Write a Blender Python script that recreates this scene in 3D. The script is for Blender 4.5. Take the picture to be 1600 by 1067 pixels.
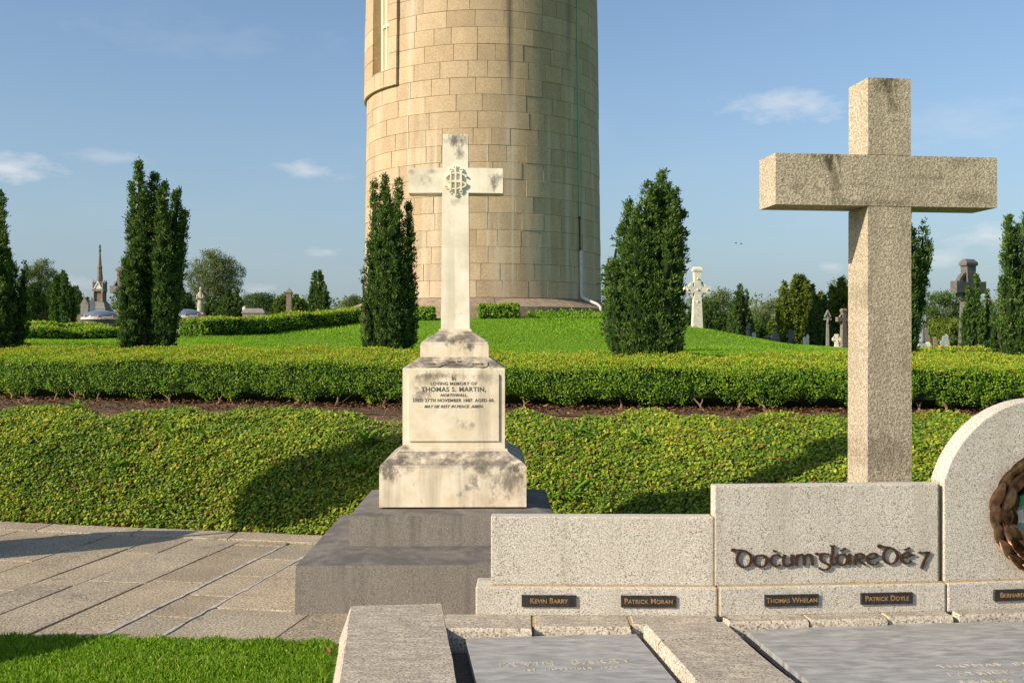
import bpy, bmesh, math, random
import numpy as np
from mathutils import Vector, Matrix, noise as mnoise
random.seed(7); RNG = np.random.default_rng(11)
PI = math.pi; R = math.radians
for o in list(bpy.data.objects): bpy.data.objects.remove(o)
SC = bpy.context.scene; COL = SC.collection

# ------------------------------------------------------------------ camera, sky, sun, exposure
EYE = 1.6; FPX = 1640.0
cam = bpy.data.cameras.new('camera'); cam.sensor_width = 36; cam.lens = 36 * FPX / 1600
cam.clip_start = .05; cam.clip_end = 6000
camo = bpy.data.objects.new('camera', cam); COL.objects.link(camo)
camo.location = (0, 0, EYE); camo.rotation_euler = (PI / 2, 0, 0); SC.camera = camo
SUN_AZ, SUN_EL = R(62), R(28)          # degrees left of straight behind the camera, and elevation
TO_SUN = Vector((-math.sin(SUN_AZ) * math.cos(SUN_EL), -math.cos(SUN_AZ) * math.cos(SUN_EL), math.sin(SUN_EL)))
sl = bpy.data.lights.new('sun', 'SUN'); sl.energy = 4.7; sl.angle = R(.53); sl.color = (1, .87, .68)
so = bpy.data.objects.new('sun', sl); COL.objects.link(so); so.rotation_euler = TO_SUN.to_track_quat('Z', 'Y').to_euler()
SC.view_settings.view_transform = 'Standard'; SC.view_settings.look = 'None'
SC.view_settings.exposure = 0.6; SC.view_settings.gamma = 1; SC.view_settings.use_curve_mapping = False

def NT(nt):
    def n(t, **kw):
        nd = nt.nodes.new(t)
        for k, v in kw.items():
            if k.startswith('i_'):
                key = k[2:]; key = int(key) if key.isdigit() else key.replace('_', ' ')
                s = nd.inputs[key]
                if hasattr(v, 'is_output'): nt.links.new(v, s)
                else: s.default_value = v
            else: setattr(nd, k, v)
        return nd
    def math_(op, a, b=None, c=None, clamp=False):
        nd = nt.nodes.new('ShaderNodeMath'); nd.operation = op; nd.use_clamp = clamp
        for i, v in enumerate((a, b, c)):
            if v is None: continue
            if hasattr(v, 'is_output'): nt.links.new(v, nd.inputs[i])
            else: nd.inputs[i].default_value = v
        return nd.outputs[0]
    def mix(f, a, b, mode='MIX'):
        nd = nt.nodes.new('ShaderNodeMix'); nd.data_type = 'RGBA'; nd.blend_type = mode
        for s, v in ((nd.inputs[0], f), (nd.inputs[6], a), (nd.inputs[7], b)):
            if hasattr(v, 'is_output'): nt.links.new(v, s)
            elif isinstance(v, (int, float)): s.default_value = v
            else: s.default_value = (*v, 1) if len(v) == 3 else v
        return nd.outputs[2]
    def ramp(f, stops, interp='LINEAR'):
        nd = nt.nodes.new('ShaderNodeValToRGB'); cr = nd.color_ramp; cr.interpolation = interp
        while len(cr.elements) > 1: cr.elements.remove(cr.elements[0])
        for i, (p, c) in enumerate(stops):
            e = cr.elements[0] if i == 0 else cr.elements.new(p)
            e.position = p; e.color = (*c, 1) if not isinstance(c, (int, float)) else (c, c, c, 1)
        nt.links.new(f, nd.inputs[0]); return nd.outputs[0]
    return n, math_, mix, ramp

W = bpy.data.worlds.new('World'); SC.world = W; W.use_nodes = True
nt = W.node_tree; nt.nodes.clear(); n, mth, mix, ramp = NT(nt)
sky = n('ShaderNodeTexSky', sky_type='NISHITA', sun_disc=False, sun_elevation=SUN_EL, sun_rotation=PI + SUN_AZ,
        altitude=0, air_density=1.0, dust_density=1.3, ozone_density=2.2)
tc = n('ShaderNodeTexCoord'); sx = n('ShaderNodeSeparateXYZ', i_0=tc.outputs['Generated'])
az = mth('ARCTAN2', sx.outputs[0], sx.outputs[1]); el = mth('ARCSINE', sx.outputs[2])
uv = n('ShaderNodeCombineXYZ', i_0=az, i_1=mth('MULTIPLY', el, 2.2))
nz = n('ShaderNodeTexNoise', i_Vector=uv.outputs[0], i_Scale=22, i_Detail=6, i_Roughness=.62)
nzb = n('ShaderNodeTexNoise', i_Vector=uv.outputs[0], i_Scale=3.2, i_Detail=5, i_Roughness=.6)
total = None
for px, py, wx, wy, s in ((12, 262, 85, 22, 1.0), (486, 269, 62, 14, .85), (1236, 163, 110, 24, .8), (1535, 369, 75, 17, .85), (170, 245, 70, 13, .4),
                          (512, 393, 40, 9, .6), (403, 452, 44, 11, .6), (1303, 416, 26, 10, .6), (1470, 402, 42, 12, .6), (100, 440, 60, 16, .55), (230, 430, 40, 16, .5), (1500, 190, 150, 40, .25), (300, 60, 220, 30, .10), (1068, 418, 14, 9, .35),
                          (-700, 200, 140, 30, .8), (2400, 220, 160, 30, .8), (2100, 120, 90, 20, .6)):
    a0 = math.atan((px - 800) / FPX); e0 = math.atan((533.5 - py) / FPX * math.cos(a0)); aw = wx / FPX * math.cos(a0) ** 2; ew = wy / FPX
    dx = mth('MULTIPLY', mth('SUBTRACT', az, a0), 1 / aw); dy = mth('MULTIPLY', mth('SUBTRACT', el, e0), 1 / ew)
    dd = mth('SQRT', mth('ADD', mth('MULTIPLY', dx, dx), mth('MULTIPLY', dy, dy)))
    g = mth('MULTIPLY', mth('SUBTRACT', mth('ADD', 1.0, mth('MULTIPLY', mth('SUBTRACT', nz.outputs[0], .5), 3.2)), dd, clamp=True), s * .62)
    total = g if total is None else mth('MAXIMUM', total, g)
veil = mth('MULTIPLY', mth('SUBTRACT', nzb.outputs[0], .50, clamp=True), .30)
hz = mth('POWER', mth('SUBTRACT', 1.0, mth('MAXIMUM', el, 0.0), clamp=True), 6.5)
base = mix(mth('MULTIPLY', hz, .92), sky.outputs[0], (2.2, 2.7, 3.2))
base = mix(1.0, base, (.95, 1.0, 1.03), 'MULTIPLY')
c1 = mix(mth('ADD', total, veil, clamp=True), base, (5.6, 5.6, 5.7))
bg = n('ShaderNodeBackground', i_Color=c1, i_Strength=.102)
nt.links.new(bg.outputs[0], n('ShaderNodeOutputWorld').inputs[0])

# ------------------------------------------------------------------ helpers
def P(px, py, Z): return Vector(((px - 800) / FPX * Z, Z, EYE + (533.5 - py) / FPX * Z))
def tag(o, label=None, cat=None, group=None, kind=None):
    if label: o['label'] = label
    if cat: o['category'] = cat
    if group: o['group'] = group
    if kind: o['kind'] = kind
    return o
def thing(name, loc, label, cat, rz=0, group=None):
    o = bpy.data.objects.new(name, None); COL.objects.link(o); o.location = loc; o.rotation_euler = (0, 0, rz)
    o.empty_display_size = .1
    return tag(o, label, cat, group)
def link(name, me, m=None, parent=None, world=False):
    o = bpy.data.objects.new(name, me); COL.objects.link(o)
    if m and not me.materials: me.materials.append(m)
    if parent:
        o.parent = parent
        if world: o.matrix_parent_inverse = (Matrix.Translation(parent.location) @ Matrix.Rotation(parent.rotation_euler.z, 4, 'Z')).inverted()
    return o
def ob(name, bm, m, parent=None, world=False, smooth=False, bevel=0, seg=2):
    if bevel:
        bmesh.ops.bevel(bm, geom=[e for e in bm.edges if e.is_manifold and e.calc_face_angle(0) > .5], offset=bevel, segments=seg, affect='EDGES', profile=.6)
    bmesh.ops.recalc_face_normals(bm, faces=bm.faces)
    if smooth:
        for f in bm.faces: f.smooth = True
    me = bpy.data.meshes.new(name); bm.to_mesh(me); bm.free()
    return link(name, me, m, parent, world)
def BM(): return bmesh.new()
def box(bm, x0, x1, y0, y1, z0, z1): return loft(bm, [((x0, y0), (x1, y1), z0), ((x0, y0), (x1, y1), z1)])
def ring4(a, b, z): return [(a[0], a[1], z), (b[0], a[1], z), (b[0], b[1], z), (a[0], b[1], z)]
def skin(bm, rings, cap=True, closed=True):
    vs = [[bm.verts.new(p) for p in r] for r in rings]; k = len(rings[0])
    for i in range(len(vs) - 1):
        for j in range(k if closed else k - 1):
            bm.faces.new((vs[i][j], vs[i][(j + 1) % k], vs[i + 1][(j + 1) % k], vs[i + 1][j]))
    if cap: bm.faces.new(vs[0][::-1]); bm.faces.new(vs[-1])
    return vs
def loft(bm, secs): return skin(bm, [ring4(*s) for s in secs])
def sq(hx, hy, z, cx=0, cy=0): return ((cx - hx, cy - hy), (cx + hx, cy + hy), z)
def lathe(bm, prof, cx=0, cy=0, k=12, ex=1, ey=1):
    return skin(bm, [[(cx + ex * r * math.cos(2 * PI * j / k), cy + ey * r * math.sin(2 * PI * j / k), z) for j in range(k)] for r, z in prof])
def tube(bm, pts, rad, k=6):
    pts = [Vector(p) for p in pts]; rings = []
    for i, p in enumerate(pts):
        t = (pts[min(i + 1, len(pts) - 1)] - pts[max(i - 1, 0)]).normalized()
        a = t.orthogonal().normalized() if i == 0 else (rings_a - t * rings_a.dot(t)).normalized()
        rings_a = a; b = t.cross(a); r = rad[i] if isinstance(rad, (list, tuple)) else rad
        rings.append([p + (a * math.cos(2 * PI * j / k) + b * math.sin(2 * PI * j / k)) * r for j in range(k)])
    skin(bm, rings)
def prism(bm, poly, y0, y1):           # polygon in x,z extruded along y
    a = [bm.verts.new((x, y0, z)) for x, z in poly]; b = [bm.verts.new((x, y1, z)) for x, z in poly]
    bm.faces.new(a); bm.faces.new(b[::-1])
    for i in range(len(poly)): j = (i + 1) % len(poly); bm.faces.new((a[i], b[i], b[j], a[j]))
def rough(bm, amt, sc=3.0):
    for v in bm.verts:
        q = v.co * sc; v.co += Vector((mnoise.noise(q), mnoise.noise(q + Vector((7, 3, 1))), mnoise.noise(q + Vector((1, 9, 4))))) * amt
def copy_tree(o, parent=None):
    c = o.copy(); COL.objects.link(c)
    if parent: c.parent = parent
    for ch in [x for x in COL.objects if x.parent is o]: copy_tree(ch, c)
    return c
def cr(pts, m=6):                       # Catmull-Rom
    pts = [np.array(p, float) for p in pts]; q = [2 * pts[0] - pts[1]] + pts + [2 * pts[-1] - pts[-2]]; out = []
    for i in range(1, len(q) - 2):
        for k in range(m):
            t = k / m
            out.append(.5 * ((2 * q[i]) + (-q[i - 1] + q[i + 1]) * t + (2 * q[i - 1] - 5 * q[i] + 4 * q[i + 1] - q[i + 2]) * t * t + (-q[i - 1] + 3 * q[i] - 3 * q[i + 1] + q[i + 2]) * t ** 3))
    out.append(pts[-1]); return out
def nib(bm, pts, y0, y1, thick, thin, ang=R(20), m=6, taper=False):   # broad-nib stroke in the x,z plane
    p = cr(pts, m) if len(pts) > 2 else [np.array(pts[0], float) * (1 - t) + np.array(pts[1], float) * t for t in (0, .5, 1)]
    L, Rr = [], []
    for i in range(len(p)):
        d = p[min(i + 1, len(p) - 1)] - p[max(i - 1, 0)]; d = d / (np.linalg.norm(d) + 1e-9)
        w = thin + (thick - thin) * abs(math.sin(math.atan2(d[1], d[0]) - ang))
        if taper: w *= 1 - .75 * i / (len(p) - 1)
        nn = np.array((-d[1], d[0])) * w / 2; L.append(p[i] + nn); Rr.append(p[i] - nn)
    rings = [[(L[i][0], y0, L[i][1]), (Rr[i][0], y0, Rr[i][1]), (Rr[i][0], y1, Rr[i][1]), (L[i][0], y1, L[i][1])] for i in range(len(p))]
    skin(bm, rings)
def poly_field(name, V, m, parent=None, tint=None, world=True, kind=None):   # V: (N,k,3) separate polygons
    N, k, _ = V.shape
    me = bpy.data.meshes.new(name)
    off = np.array(parent.location) if parent else np.zeros(3)
    me.vertices.add(N * k); me.vertices.foreach_set('co', (V.reshape(-1, 3) - off).astype(np.float32).ravel())
    me.loops.add(N * k); me.loops.foreach_set('vertex_index', np.arange(N * k, dtype=np.int32))
    me.polygons.add(N); me.polygons.foreach_set('loop_start', np.arange(0, N * k, k, dtype=np.int32))
    if tint is not None:
        at = me.attributes.new('tint', 'FLOAT', 'FACE'); at.data.foreach_set('value', tint.astype(np.float32))
    me.update(calc_edges=True)
    o = link(name, me, m, parent)
    if kind: o['kind'] = kind
    return o
SUNV = np.array(TO_SUN)                  # leaves turn their faces to the light
def unit(a): return a / (np.linalg.norm(a, axis=-1, keepdims=True) + 1e-9)
def rhombs(c, d, side, L, Wd):           # c base point, d direction, side; all (N,3); L, Wd (N,)
    d = unit(d); s = unit(np.cross(d, side)); L = L[:, None]; Wd = Wd[:, None] / 2; nn = np.cross(s, d)
    return np.stack([c, c + d * L * .5 + s * Wd, c + d * L - nn * L * .08, c + d * L * .5 - s * Wd], 1)
_fontcache = {}
def text_obj(name, s, size, m, parent, mat4, ext=.001, bold=0.0, shear=0, caps=False, space=1.0, align='CENTER', sx=1.0):
    cu = bpy.data.curves.new(name, 'FONT'); cu.body = s; cu.size = size; cu.extrude = ext; cu.offset = bold; cu.shear = shear
    cu.align_x = align; cu.align_y = 'CENTER'; cu.space_character = space; cu.resolution_u = 4
    if caps:
        cu.small_caps_scale = .78
        for i, ch in enumerate(s):
            if ch.islower(): cu.body_format[i].use_small_caps = True
    t = bpy.data.objects.new('tmp', cu); COL.objects.link(t)
    dg = bpy.context.evaluated_depsgraph_get(); me = bpy.data.meshes.new_from_object(t.evaluated_get(dg))
    bpy.data.objects.remove(t)
    me.transform(mat4 @ Matrix.Diagonal((sx, 1, 1, 1))); me.name = name; me.materials.clear()
    return link(name, me, m, parent)
FACE = Matrix.Rotation(PI / 2, 4, 'X')   # text standing up, facing -y

# ------------------------------------------------------------------ materials
def new_mat(name):
    m = bpy.data.materials.new(name); m.use_nodes = True; nt = m.node_tree; nt.nodes.clear()
    h = NT(nt); b = h[0]('ShaderNodeBsdfPrincipled'); out = h[0]('ShaderNodeOutputMaterial'); nt.links.new(b.outputs[0], out.inputs[0])
    return m, nt, b, h
def stone(name, cols, grain=90, speck=None, mott=.35, bump=.4, rgh=.8, streak=None, rnd=.0, dist=.004, blotch=None, topdark=None, gdetail=3, spscale=1.4):
    m, nt, b, (n, mth, mix, ramp) = new_mat(name)
    g = n('ShaderNodeNewGeometry'); pos = g.outputs['Position']
    n1 = n('ShaderNodeTexNoise', i_Vector=pos, i_Scale=grain, i_Detail=gdetail, i_Roughness=.65)
    col = ramp(n1.outputs[0], [(.30, cols[0]), (.5, cols[1]), (.68, cols[2])])
    if speck:
        v = n('ShaderNodeTexNoise', i_Vector=pos, i_Scale=grain * spscale, i_Detail=1.5)
        col = mix(ramp(v.outputs[0], [(.56, 0), (.62, 1)]), col, speck)
    n2 = n('ShaderNodeTexNoise', i_Vector=pos, i_Scale=2.3, i_Detail=5, i_Roughness=.6)
    mo = mth('ADD', mth('MULTIPLY', mth('SUBTRACT', n2.outputs[0], .5), 2 * mott), 1.0)
    if rnd:
        oi = n('ShaderNodeObjectInfo'); mo = mth('MULTIPLY', mo, mth('ADD', mth('MULTIPLY', oi.outputs['Random'], rnd), 1 - rnd / 2))
    col = mix(1.0, col, n('ShaderNodeCombineXYZ', i_0=mo, i_1=mo, i_2=mo).outputs[0], 'MULTIPLY')
    if rnd:
        w = n('ShaderNodeTexWhiteNoise', noise_dimensions='1D', i_W=mth('MULTIPLY', oi.outputs['Random'], 37.7))
        col = mix(mth('MULTIPLY', w.outputs[0], rnd * .9), col, mix(1.0, col, (1.06, .88, .66), 'MULTIPLY'))
    if blotch:                           # weathering stains: colour, scale, threshold
        bc, bs, bt = blotch
        n3 = n('ShaderNodeTexNoise', i_Vector=pos, i_Scale=bs, i_Detail=7, i_Roughness=.72)
        col = mix(ramp(n3.outputs[0], [(bt, 0), (bt + .10, .85)]), col, bc)
    if streak:                           # runs of dirt down the face: colour, amount
        mp = n('ShaderNodeMapping', i_Vector=pos, i_Scale=(1, 1, .07))
        n4 = n('ShaderNodeTexNoise', i_Vector=mp.outputs[0], i_Scale=streak[2], i_Detail=5, i_Roughness=.6)
        col = mix(mth('MULTIPLY', ramp(n4.outputs[0], [(.52, 0), (.70, 1)]), streak[1]), col, streak[0])
    if topdark:                          # darker tone on upward faces: weathering on kerb and marble, plain darkening on steps
        sp = n('ShaderNodeSeparateXYZ', i_0=g.outputs['Normal'])
        n5 = n('ShaderNodeTexNoise', i_Vector=n('ShaderNodeMapping', i_Vector=pos, i_Rotation=(0, 0, -.115), i_Scale=(1, topdark[3] if len(topdark) > 3 else 1, 1)).outputs[0], i_Scale=topdark[2], i_Detail=6, i_Roughness=.7)
        f = mth('MULTIPLY', ramp(sp.outputs[2], [(.2, 0), (.6, 1)]), ramp(n5.outputs[0], [(.36, topdark[1] * .25), (.58, topdark[1])]))
        col = mix(f, col, topdark[0])
    nt.links.new(col, b.inputs['Base Color']); b.inputs['Roughness'].default_value = rgh
    b.inputs['Specular IOR Level'].default_value = .3
    if bump:
        bp = n('ShaderNodeBump', i_Height=n1.outputs[0], i_Strength=bump, i_Distance=dist); nt.links.new(bp.outputs[0], b.inputs['Normal'])
    return m
def leafmat(name, stops, trans=.25, rgh=.5, big=None):
    m, nt, b, (n, mth, mix, ramp) = new_mat(name)
    a = n('ShaderNodeAttribute', attribute_name='tint'); f = a.outputs['Fac']
    if big:                              # whole patches lean one way
        g = n('ShaderNodeNewGeometry'); nz = n('ShaderNodeTexNoise', i_Vector=g.outputs['Position'], i_Scale=big[0], i_Detail=3)
        f = mth('ADD', f, mth('MULTIPLY', mth('SUBTRACT', nz.outputs[0], .5), big[1]), clamp=True)
    col = ramp(f, stops); nt.links.new(col, b.inputs['Base Color']); b.inputs['Roughness'].default_value = rgh
    b.inputs['Specular IOR Level'].default_value = .16
    if trans:
        t = n('ShaderNodeBsdfTranslucent', i_Color=mix(1.0, col, (1.3, 1.35, .55), 'MULTIPLY')); ms = n('ShaderNodeMixShader', i_0=trans, i_1=b.outputs[0], i_2=t.outputs[0])
        nt.links.new(ms.outputs[0], [x for x in nt.nodes if x.type == 'OUTPUT_MATERIAL'][0].inputs[0])
    return m
def plain(name, c, rgh=.6, metal=0, var=.15, sc=30, bump=0):
    m, nt, b, (n, mth, mix, ramp) = new_mat(name)
    g = n('ShaderNodeNewGeometry'); nz = n('ShaderNodeTexNoise', i_Vector=g.outputs['Position'], i_Scale=sc, i_Detail=4)
    nt.links.new(ramp(nz.outputs[0], [(.3, tuple(x * (1 - var) for x in c)), (.7, tuple(x * (1 + var) for x in c))]), b.inputs['Base Color'])
    b.inputs['Roughness'].default_value = rgh; b.inputs['Metallic'].default_value = metal
    if bump: nt.links.new(n('ShaderNodeBump', i_Height=nz.outputs[0], i_Strength=bump, i_Distance=.003).outputs[0], b.inputs['Normal'])
    return m

M_GRAN = stone('grey granite', [(.34, .305, .26), (.535, .49, .42), (.65, .605, .53)], 115, (.20, .18, .155), .15, .35, .75, dist=.003, streak=((.34, .30, .235), .40, 6), blotch=((.37, .33, .26), 3.4, .60))
M_CROSS = stone('punched tan granite', [(.22, .175, .12), (.45, .375, .27), (.62, .54, .415)], 74, (.24, .20, .15), .22, .9, .85, dist=.007,
                streak=((.22, .18, .12), .35, 5), blotch=((.20, .18, .12), 2.6, .66))
M_KERB = stone('rough kerb granite', [(.27, .23, .18), (.53, .46, .365), (.68, .61, .50)], 70, (.17, .15, .13), .25, .6, .85, dist=.005,
               topdark=((.19, .165, .135), .60, 8, 3.5))
M_MARB = stone('weathered cream marble', [(.62, .50, .35), (.74, .63, .475), (.80, .725, .59)], 7, None, .16, .15, .6, dist=.003,
               blotch=((.17, .145, .12), 3.6, .585), streak=((.36, .30, .22), .65, 9), topdark=((.13, .115, .10), .95, 10), gdetail=8)
M_MARB2 = stone('pale cross marble', [(.64, .56, .43), (.78, .71, .57), (.84, .79, .69)], 5, None, .10, .12, .55, dist=.003,
                blotch=((.27, .225, .18), 3.4, .615), streak=((.46, .38, .27), .45, 8), gdetail=9)
M_LIME = stone('dark limestone steps', [(.17, .15, .128), (.225, .20, .173), (.29, .262, .228)], 110, (.13, .115, .10), .12, .5, .8, dist=.003,
               streak=((.10, .088, .075), .75, 13), topdark=((.085, .08, .078), .85, 5), blotch=((.29, .27, .24), 26, .74))
M_TOWER = stone('tower granite', [(.31, .23, .145), (.425, .315, .205), (.515, .40, .27)], 24, None, .18, .45, .85, rnd=.22, dist=.02,
                streak=((.66, .60, .50), .42, 1.7), blotch=((.24, .17, .10), 1.1, .66), spscale=1.0, gdetail=6)
M_PAVE = stone('paving granite', [(.18, .145, .105), (.35, .295, .215), (.52, .455, .35)], 62, (.13, .115, .095), .36, .9, .85, rnd=.28, dist=.005,
               blotch=((.14, .125, .105), 3.2, .58))
M_MORT = plain('ochre mortar', (.38, .27, .13), .9, 0, .3, 40)
M_WMORT = plain('pale cement pointing', (.38, .36, .33), .9, 0, .35, 18)
M_DMORT = plain('dark joint', (.10, .085, .07), .9, 0, .3, 30)
M_TMORT = plain('tower mortar', (.27, .20, .125), .95, 0, .35, 8)
M_GREY = stone('weathered grey gravestone', [(.13, .12, .115), (.21, .195, .18), (.28, .265, .245)], 18, None, .25, .4, .85, dist=.01, blotch=((.33, .30, .22), 3, .64))
M_DGREY = stone('sooty grey gravestone', [(.075, .068, .064), (.115, .105, .10), (.155, .145, .135)], 18, None, .25, .4, .85, dist=.01, blotch=((.17, .155, .12), 3, .62))
M_BROWN = stone('brown gravestone', [(.12, .095, .075), (.18, .145, .12), (.24, .20, .17)], 18, None, .25, .4, .85, dist=.01)
M_DARK = stone('dark gravestone', [(.055, .057, .06), (.085, .088, .092), (.12, .122, .125)], 14, None, .25, .4, .7, dist=.01)
M_BLUE = stone('blue grey gravestone', [(.17, .20, .23), (.25, .28, .31), (.33, .36, .38)], 16, None, .2, .4, .7, dist=.01)
M_WHITE = stone('white gravestone', [(.46, .42, .34), (.60, .56, .47), (.69, .65, .56)], 10, None, .15, .3, .8, dist=.01, blotch=((.30, .25, .18), 6, .66))
M_BRONZE = plain('bronze letters', (.080, .038, .023), .45, .5, .35, 60, .3)
M_LEAFBR = plain('bronze leaf', (.27, .145, .08), .38, .75, .55, 24, .5)
M_PLAQ = plain('black plaque', (.028, .026, .025), .45, .2, .4, 40, .2)
M_GOLD = plain('gilt lettering', (.30, .175, .07), .6, .1, .4, 70)
M_GOLD2 = plain('worn gilt carving', (.44, .385, .28), .6, 0, .35, 40)
M_LEAD = plain('leaded lettering', (.10, .095, .09), .7, 0, .3, 60)
M_SOIL = plain('soil', (.10, .054, .028), .95, 0, .4, 20, .8)
M_BARK = plain('bark', (.09, .06, .038), .9, 0, .4, 25, .8)
M_PALEB = plain('pale stem bark', (.22, .145, .085), .9, 0, .4, 40, .6)
M_RED = plain('red lamp', (.55, .04, .04), .4)
M_CREAM = plain('cream paint', (.80, .70, .47), .5, 0, .05)
M_PIPE = plain('pale pipe paint', (.55, .52, .47), .5, 0, .15, 8)
M_COPPER = plain('green copper cable', (.16, .42, .30), .7)
M_BLACK = plain('black cable cover', (.02, .02, .02), .5)
def slate():
    m, nt, b, (n, mth, mix, ramp) = new_mat('polished grey slab'); g = n('ShaderNodeNewGeometry')
    mp = n('ShaderNodeMapping', i_Vector=g.outputs['Position'], i_Scale=(1, 3.2, 1), i_Rotation=(0, 0, -.2))
    a = n('ShaderNodeTexNoise', i_Vector=mp.outputs[0], i_Scale=7, i_Detail=7, i_Roughness=.62, i_Distortion=.6)
    nt.links.new(ramp(a.outputs[0], [(.32, (.18, .18, .178)), (.5, (.275, .276, .274)), (.68, (.38, .378, .37))]), b.inputs['Base Color'])
    nt.links.new(ramp(a.outputs[0], [(.3, .38), (.7, .60)]), b.inputs['Roughness']); return m
M_SLAB = slate()
def domemat():
    m, nt, b, (n, mth, mix, ramp) = new_mat('skylight acrylic'); g = n('ShaderNodeNewGeometry')
    a = n('ShaderNodeTexNoise', i_Vector=g.outputs['Position'], i_Scale=5, i_Detail=4)
    nt.links.new(ramp(a.outputs[0], [(.3, (.09, .115, .16)), (.7, (.15, .18, .23))]), b.inputs['Base Color']); b.inputs['Roughness'].default_value = .12
    b.inputs['Coat Weight'].default_value = .6; return m
M_DOME = domemat()
M_IVY = leafmat('ivy leaf', [(0, (.040, .090, .012)), (.3, (.105, .190, .018)), (.55, (.225, .305, .026)), (.78, (.40, .41, .04)), (.92, (.56, .49, .06)), (.96, (.42, .17, .06)), (1, (.30, .10, .045))], .30, .55, (1.1, .6))
M_GRASS = leafmat('grass blade', [(0, (.09, .20, .014)), (.5, (.17, .31, .020)), (.85, (.26, .39, .035)), (1, (.42, .42, .13))], .35, .6, (1.3, .45))
M_LAWN = leafmat('mound grass', [(0, (.10, .23, .014)), (.5, (.18, .34, .020)), (.9, (.26, .40, .03)), (1, (.38, .38, .11))], .35, .6, (.5, .85))
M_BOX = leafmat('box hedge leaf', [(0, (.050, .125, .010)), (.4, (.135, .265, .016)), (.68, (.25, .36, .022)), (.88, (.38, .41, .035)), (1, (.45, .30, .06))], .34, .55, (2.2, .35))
M_YEW = leafmat('yew needles', [(0, (.026, .062, .013)), (.5, (.066, .128, .024)), (.85, (.120, .190, .036)), (1, (.17, .20, .05))], .2, .6, (2.0, .35))
M_CON = leafmat('conifer needles', [(0, (.024, .052, .014)), (.5, (.058, .112, .024)), (1, (.120, .165, .035))], .15, .55, (.4, .3))
M_YCON = leafmat('yellow conifer needles', [(0, (.040, .070, .010)), (.5, (.105, .150, .018)), (1, (.19, .22, .03))], .15, .55, (.4, .3))
M_DEC = leafmat('broad leaf', [(0, (.050, .080, .030)), (.5, (.120, .160, .060)), (1, (.22, .24, .10))], .3, .55, (.35, .4))
M_WEED = leafmat('weed leaf', [(0, (.13, .27, .03)), (1, (.11, .22, .03))], .25, .45)
M_CHIP = leafmat('bark chip', [(0, (.06, .032, .016)), (.7, (.17, .085, .042)), (1, (.36, .22, .12))], 0, .9)
def groundmat(name, a, b_, sc=6):
    m, nt, b, (n, mth, mix, ramp) = new_mat(name); g = n('ShaderNodeNewGeometry')
    x = n('ShaderNodeTexNoise', i_Vector=g.outputs['Position'], i_Scale=sc, i_Detail=8, i_Roughness=.7)
    nt.links.new(ramp(x.outputs[0], [(.3, a), (.7, b_)]), b.inputs['Base Color']); b.inputs['Roughness'].default_value = .95
    b.inputs['Specular IOR Level'].default_value = .1
    nt.links.new(n('ShaderNodeBump', i_Height=x.outputs[0], i_Strength=.6, i_Distance=.03).outputs[0], b.inputs['Normal']); return m
M_GND = groundmat('lawn ground', (.075, .165, .010), (.145, .26, .018), 9)
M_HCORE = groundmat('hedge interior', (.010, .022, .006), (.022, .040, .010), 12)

def tower_stains():
    nt = M_TOWER.node_tree; n, mth, mix, ramp = NT(nt); b = [x for x in nt.nodes if x.type == 'BSDF_PRINCIPLED'][0]; col = b.inputs['Base Color'].links[0].from_socket
    g = n('ShaderNodeNewGeometry'); sp = n('ShaderNodeSeparateXYZ', i_0=g.outputs['Position'])
    nz = n('ShaderNodeTexNoise', i_Vector=g.outputs['Position'], i_Scale=1.6, i_Detail=7, i_Roughness=.7)
    for x0, wd, z0, z1, c, s in ((-.07, .16, 8.4, 10.6, (.085, .075, .065), .95), (1.80, .14, 9.5, 11.5, (.12, .11, .10), .6), (.02, .07, 4.5, 8.5, (.60, .55, .46), .55), (-.75, .06, 5.5, 8.2, (.60, .55, .46), .45),
                                 (1.15, .08, 5.0, 9.4, (.58, .54, .46), .5), (-2.35, .07, 6.2, 8.6, (.62, .56, .45), .45), (1.75, .10, 4.0, 9.0, (.55, .52, .46), .45), (2.35, .12, 3.2, 8.5, (.50, .48, .43), .45)):
        d = mth('DIVIDE', mth('ABSOLUTE', mth('SUBTRACT', sp.outputs[0], x0)), wd); side = mth('SUBTRACT', 1.35, mth('ADD', d, mth('MULTIPLY', nz.outputs[0], .9)), clamp=True)
        zz = n('ShaderNodeMapRange', i_0=sp.outputs[2], i_1=z0, i_2=z1).outputs[0]; fr = mth('LESS_THAN', sp.outputs[1], 36.0)
        if s < .58: zz = mth('MULTIPLY', mth('SUBTRACT', 1.0, zz), n('ShaderNodeMapRange', i_0=sp.outputs[2], i_1=z0 - 1.5, i_2=z0).outputs[0]); zz = mth('MINIMUM', mth('MULTIPLY', zz, 3.0), 1.0)
        col = mix(mth('MULTIPLY', mth('MULTIPLY', mth('MULTIPLY', side, zz), fr), s), col, c)
    nt.links.new(col, b.inputs['Base Color'])
tower_stains()
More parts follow.
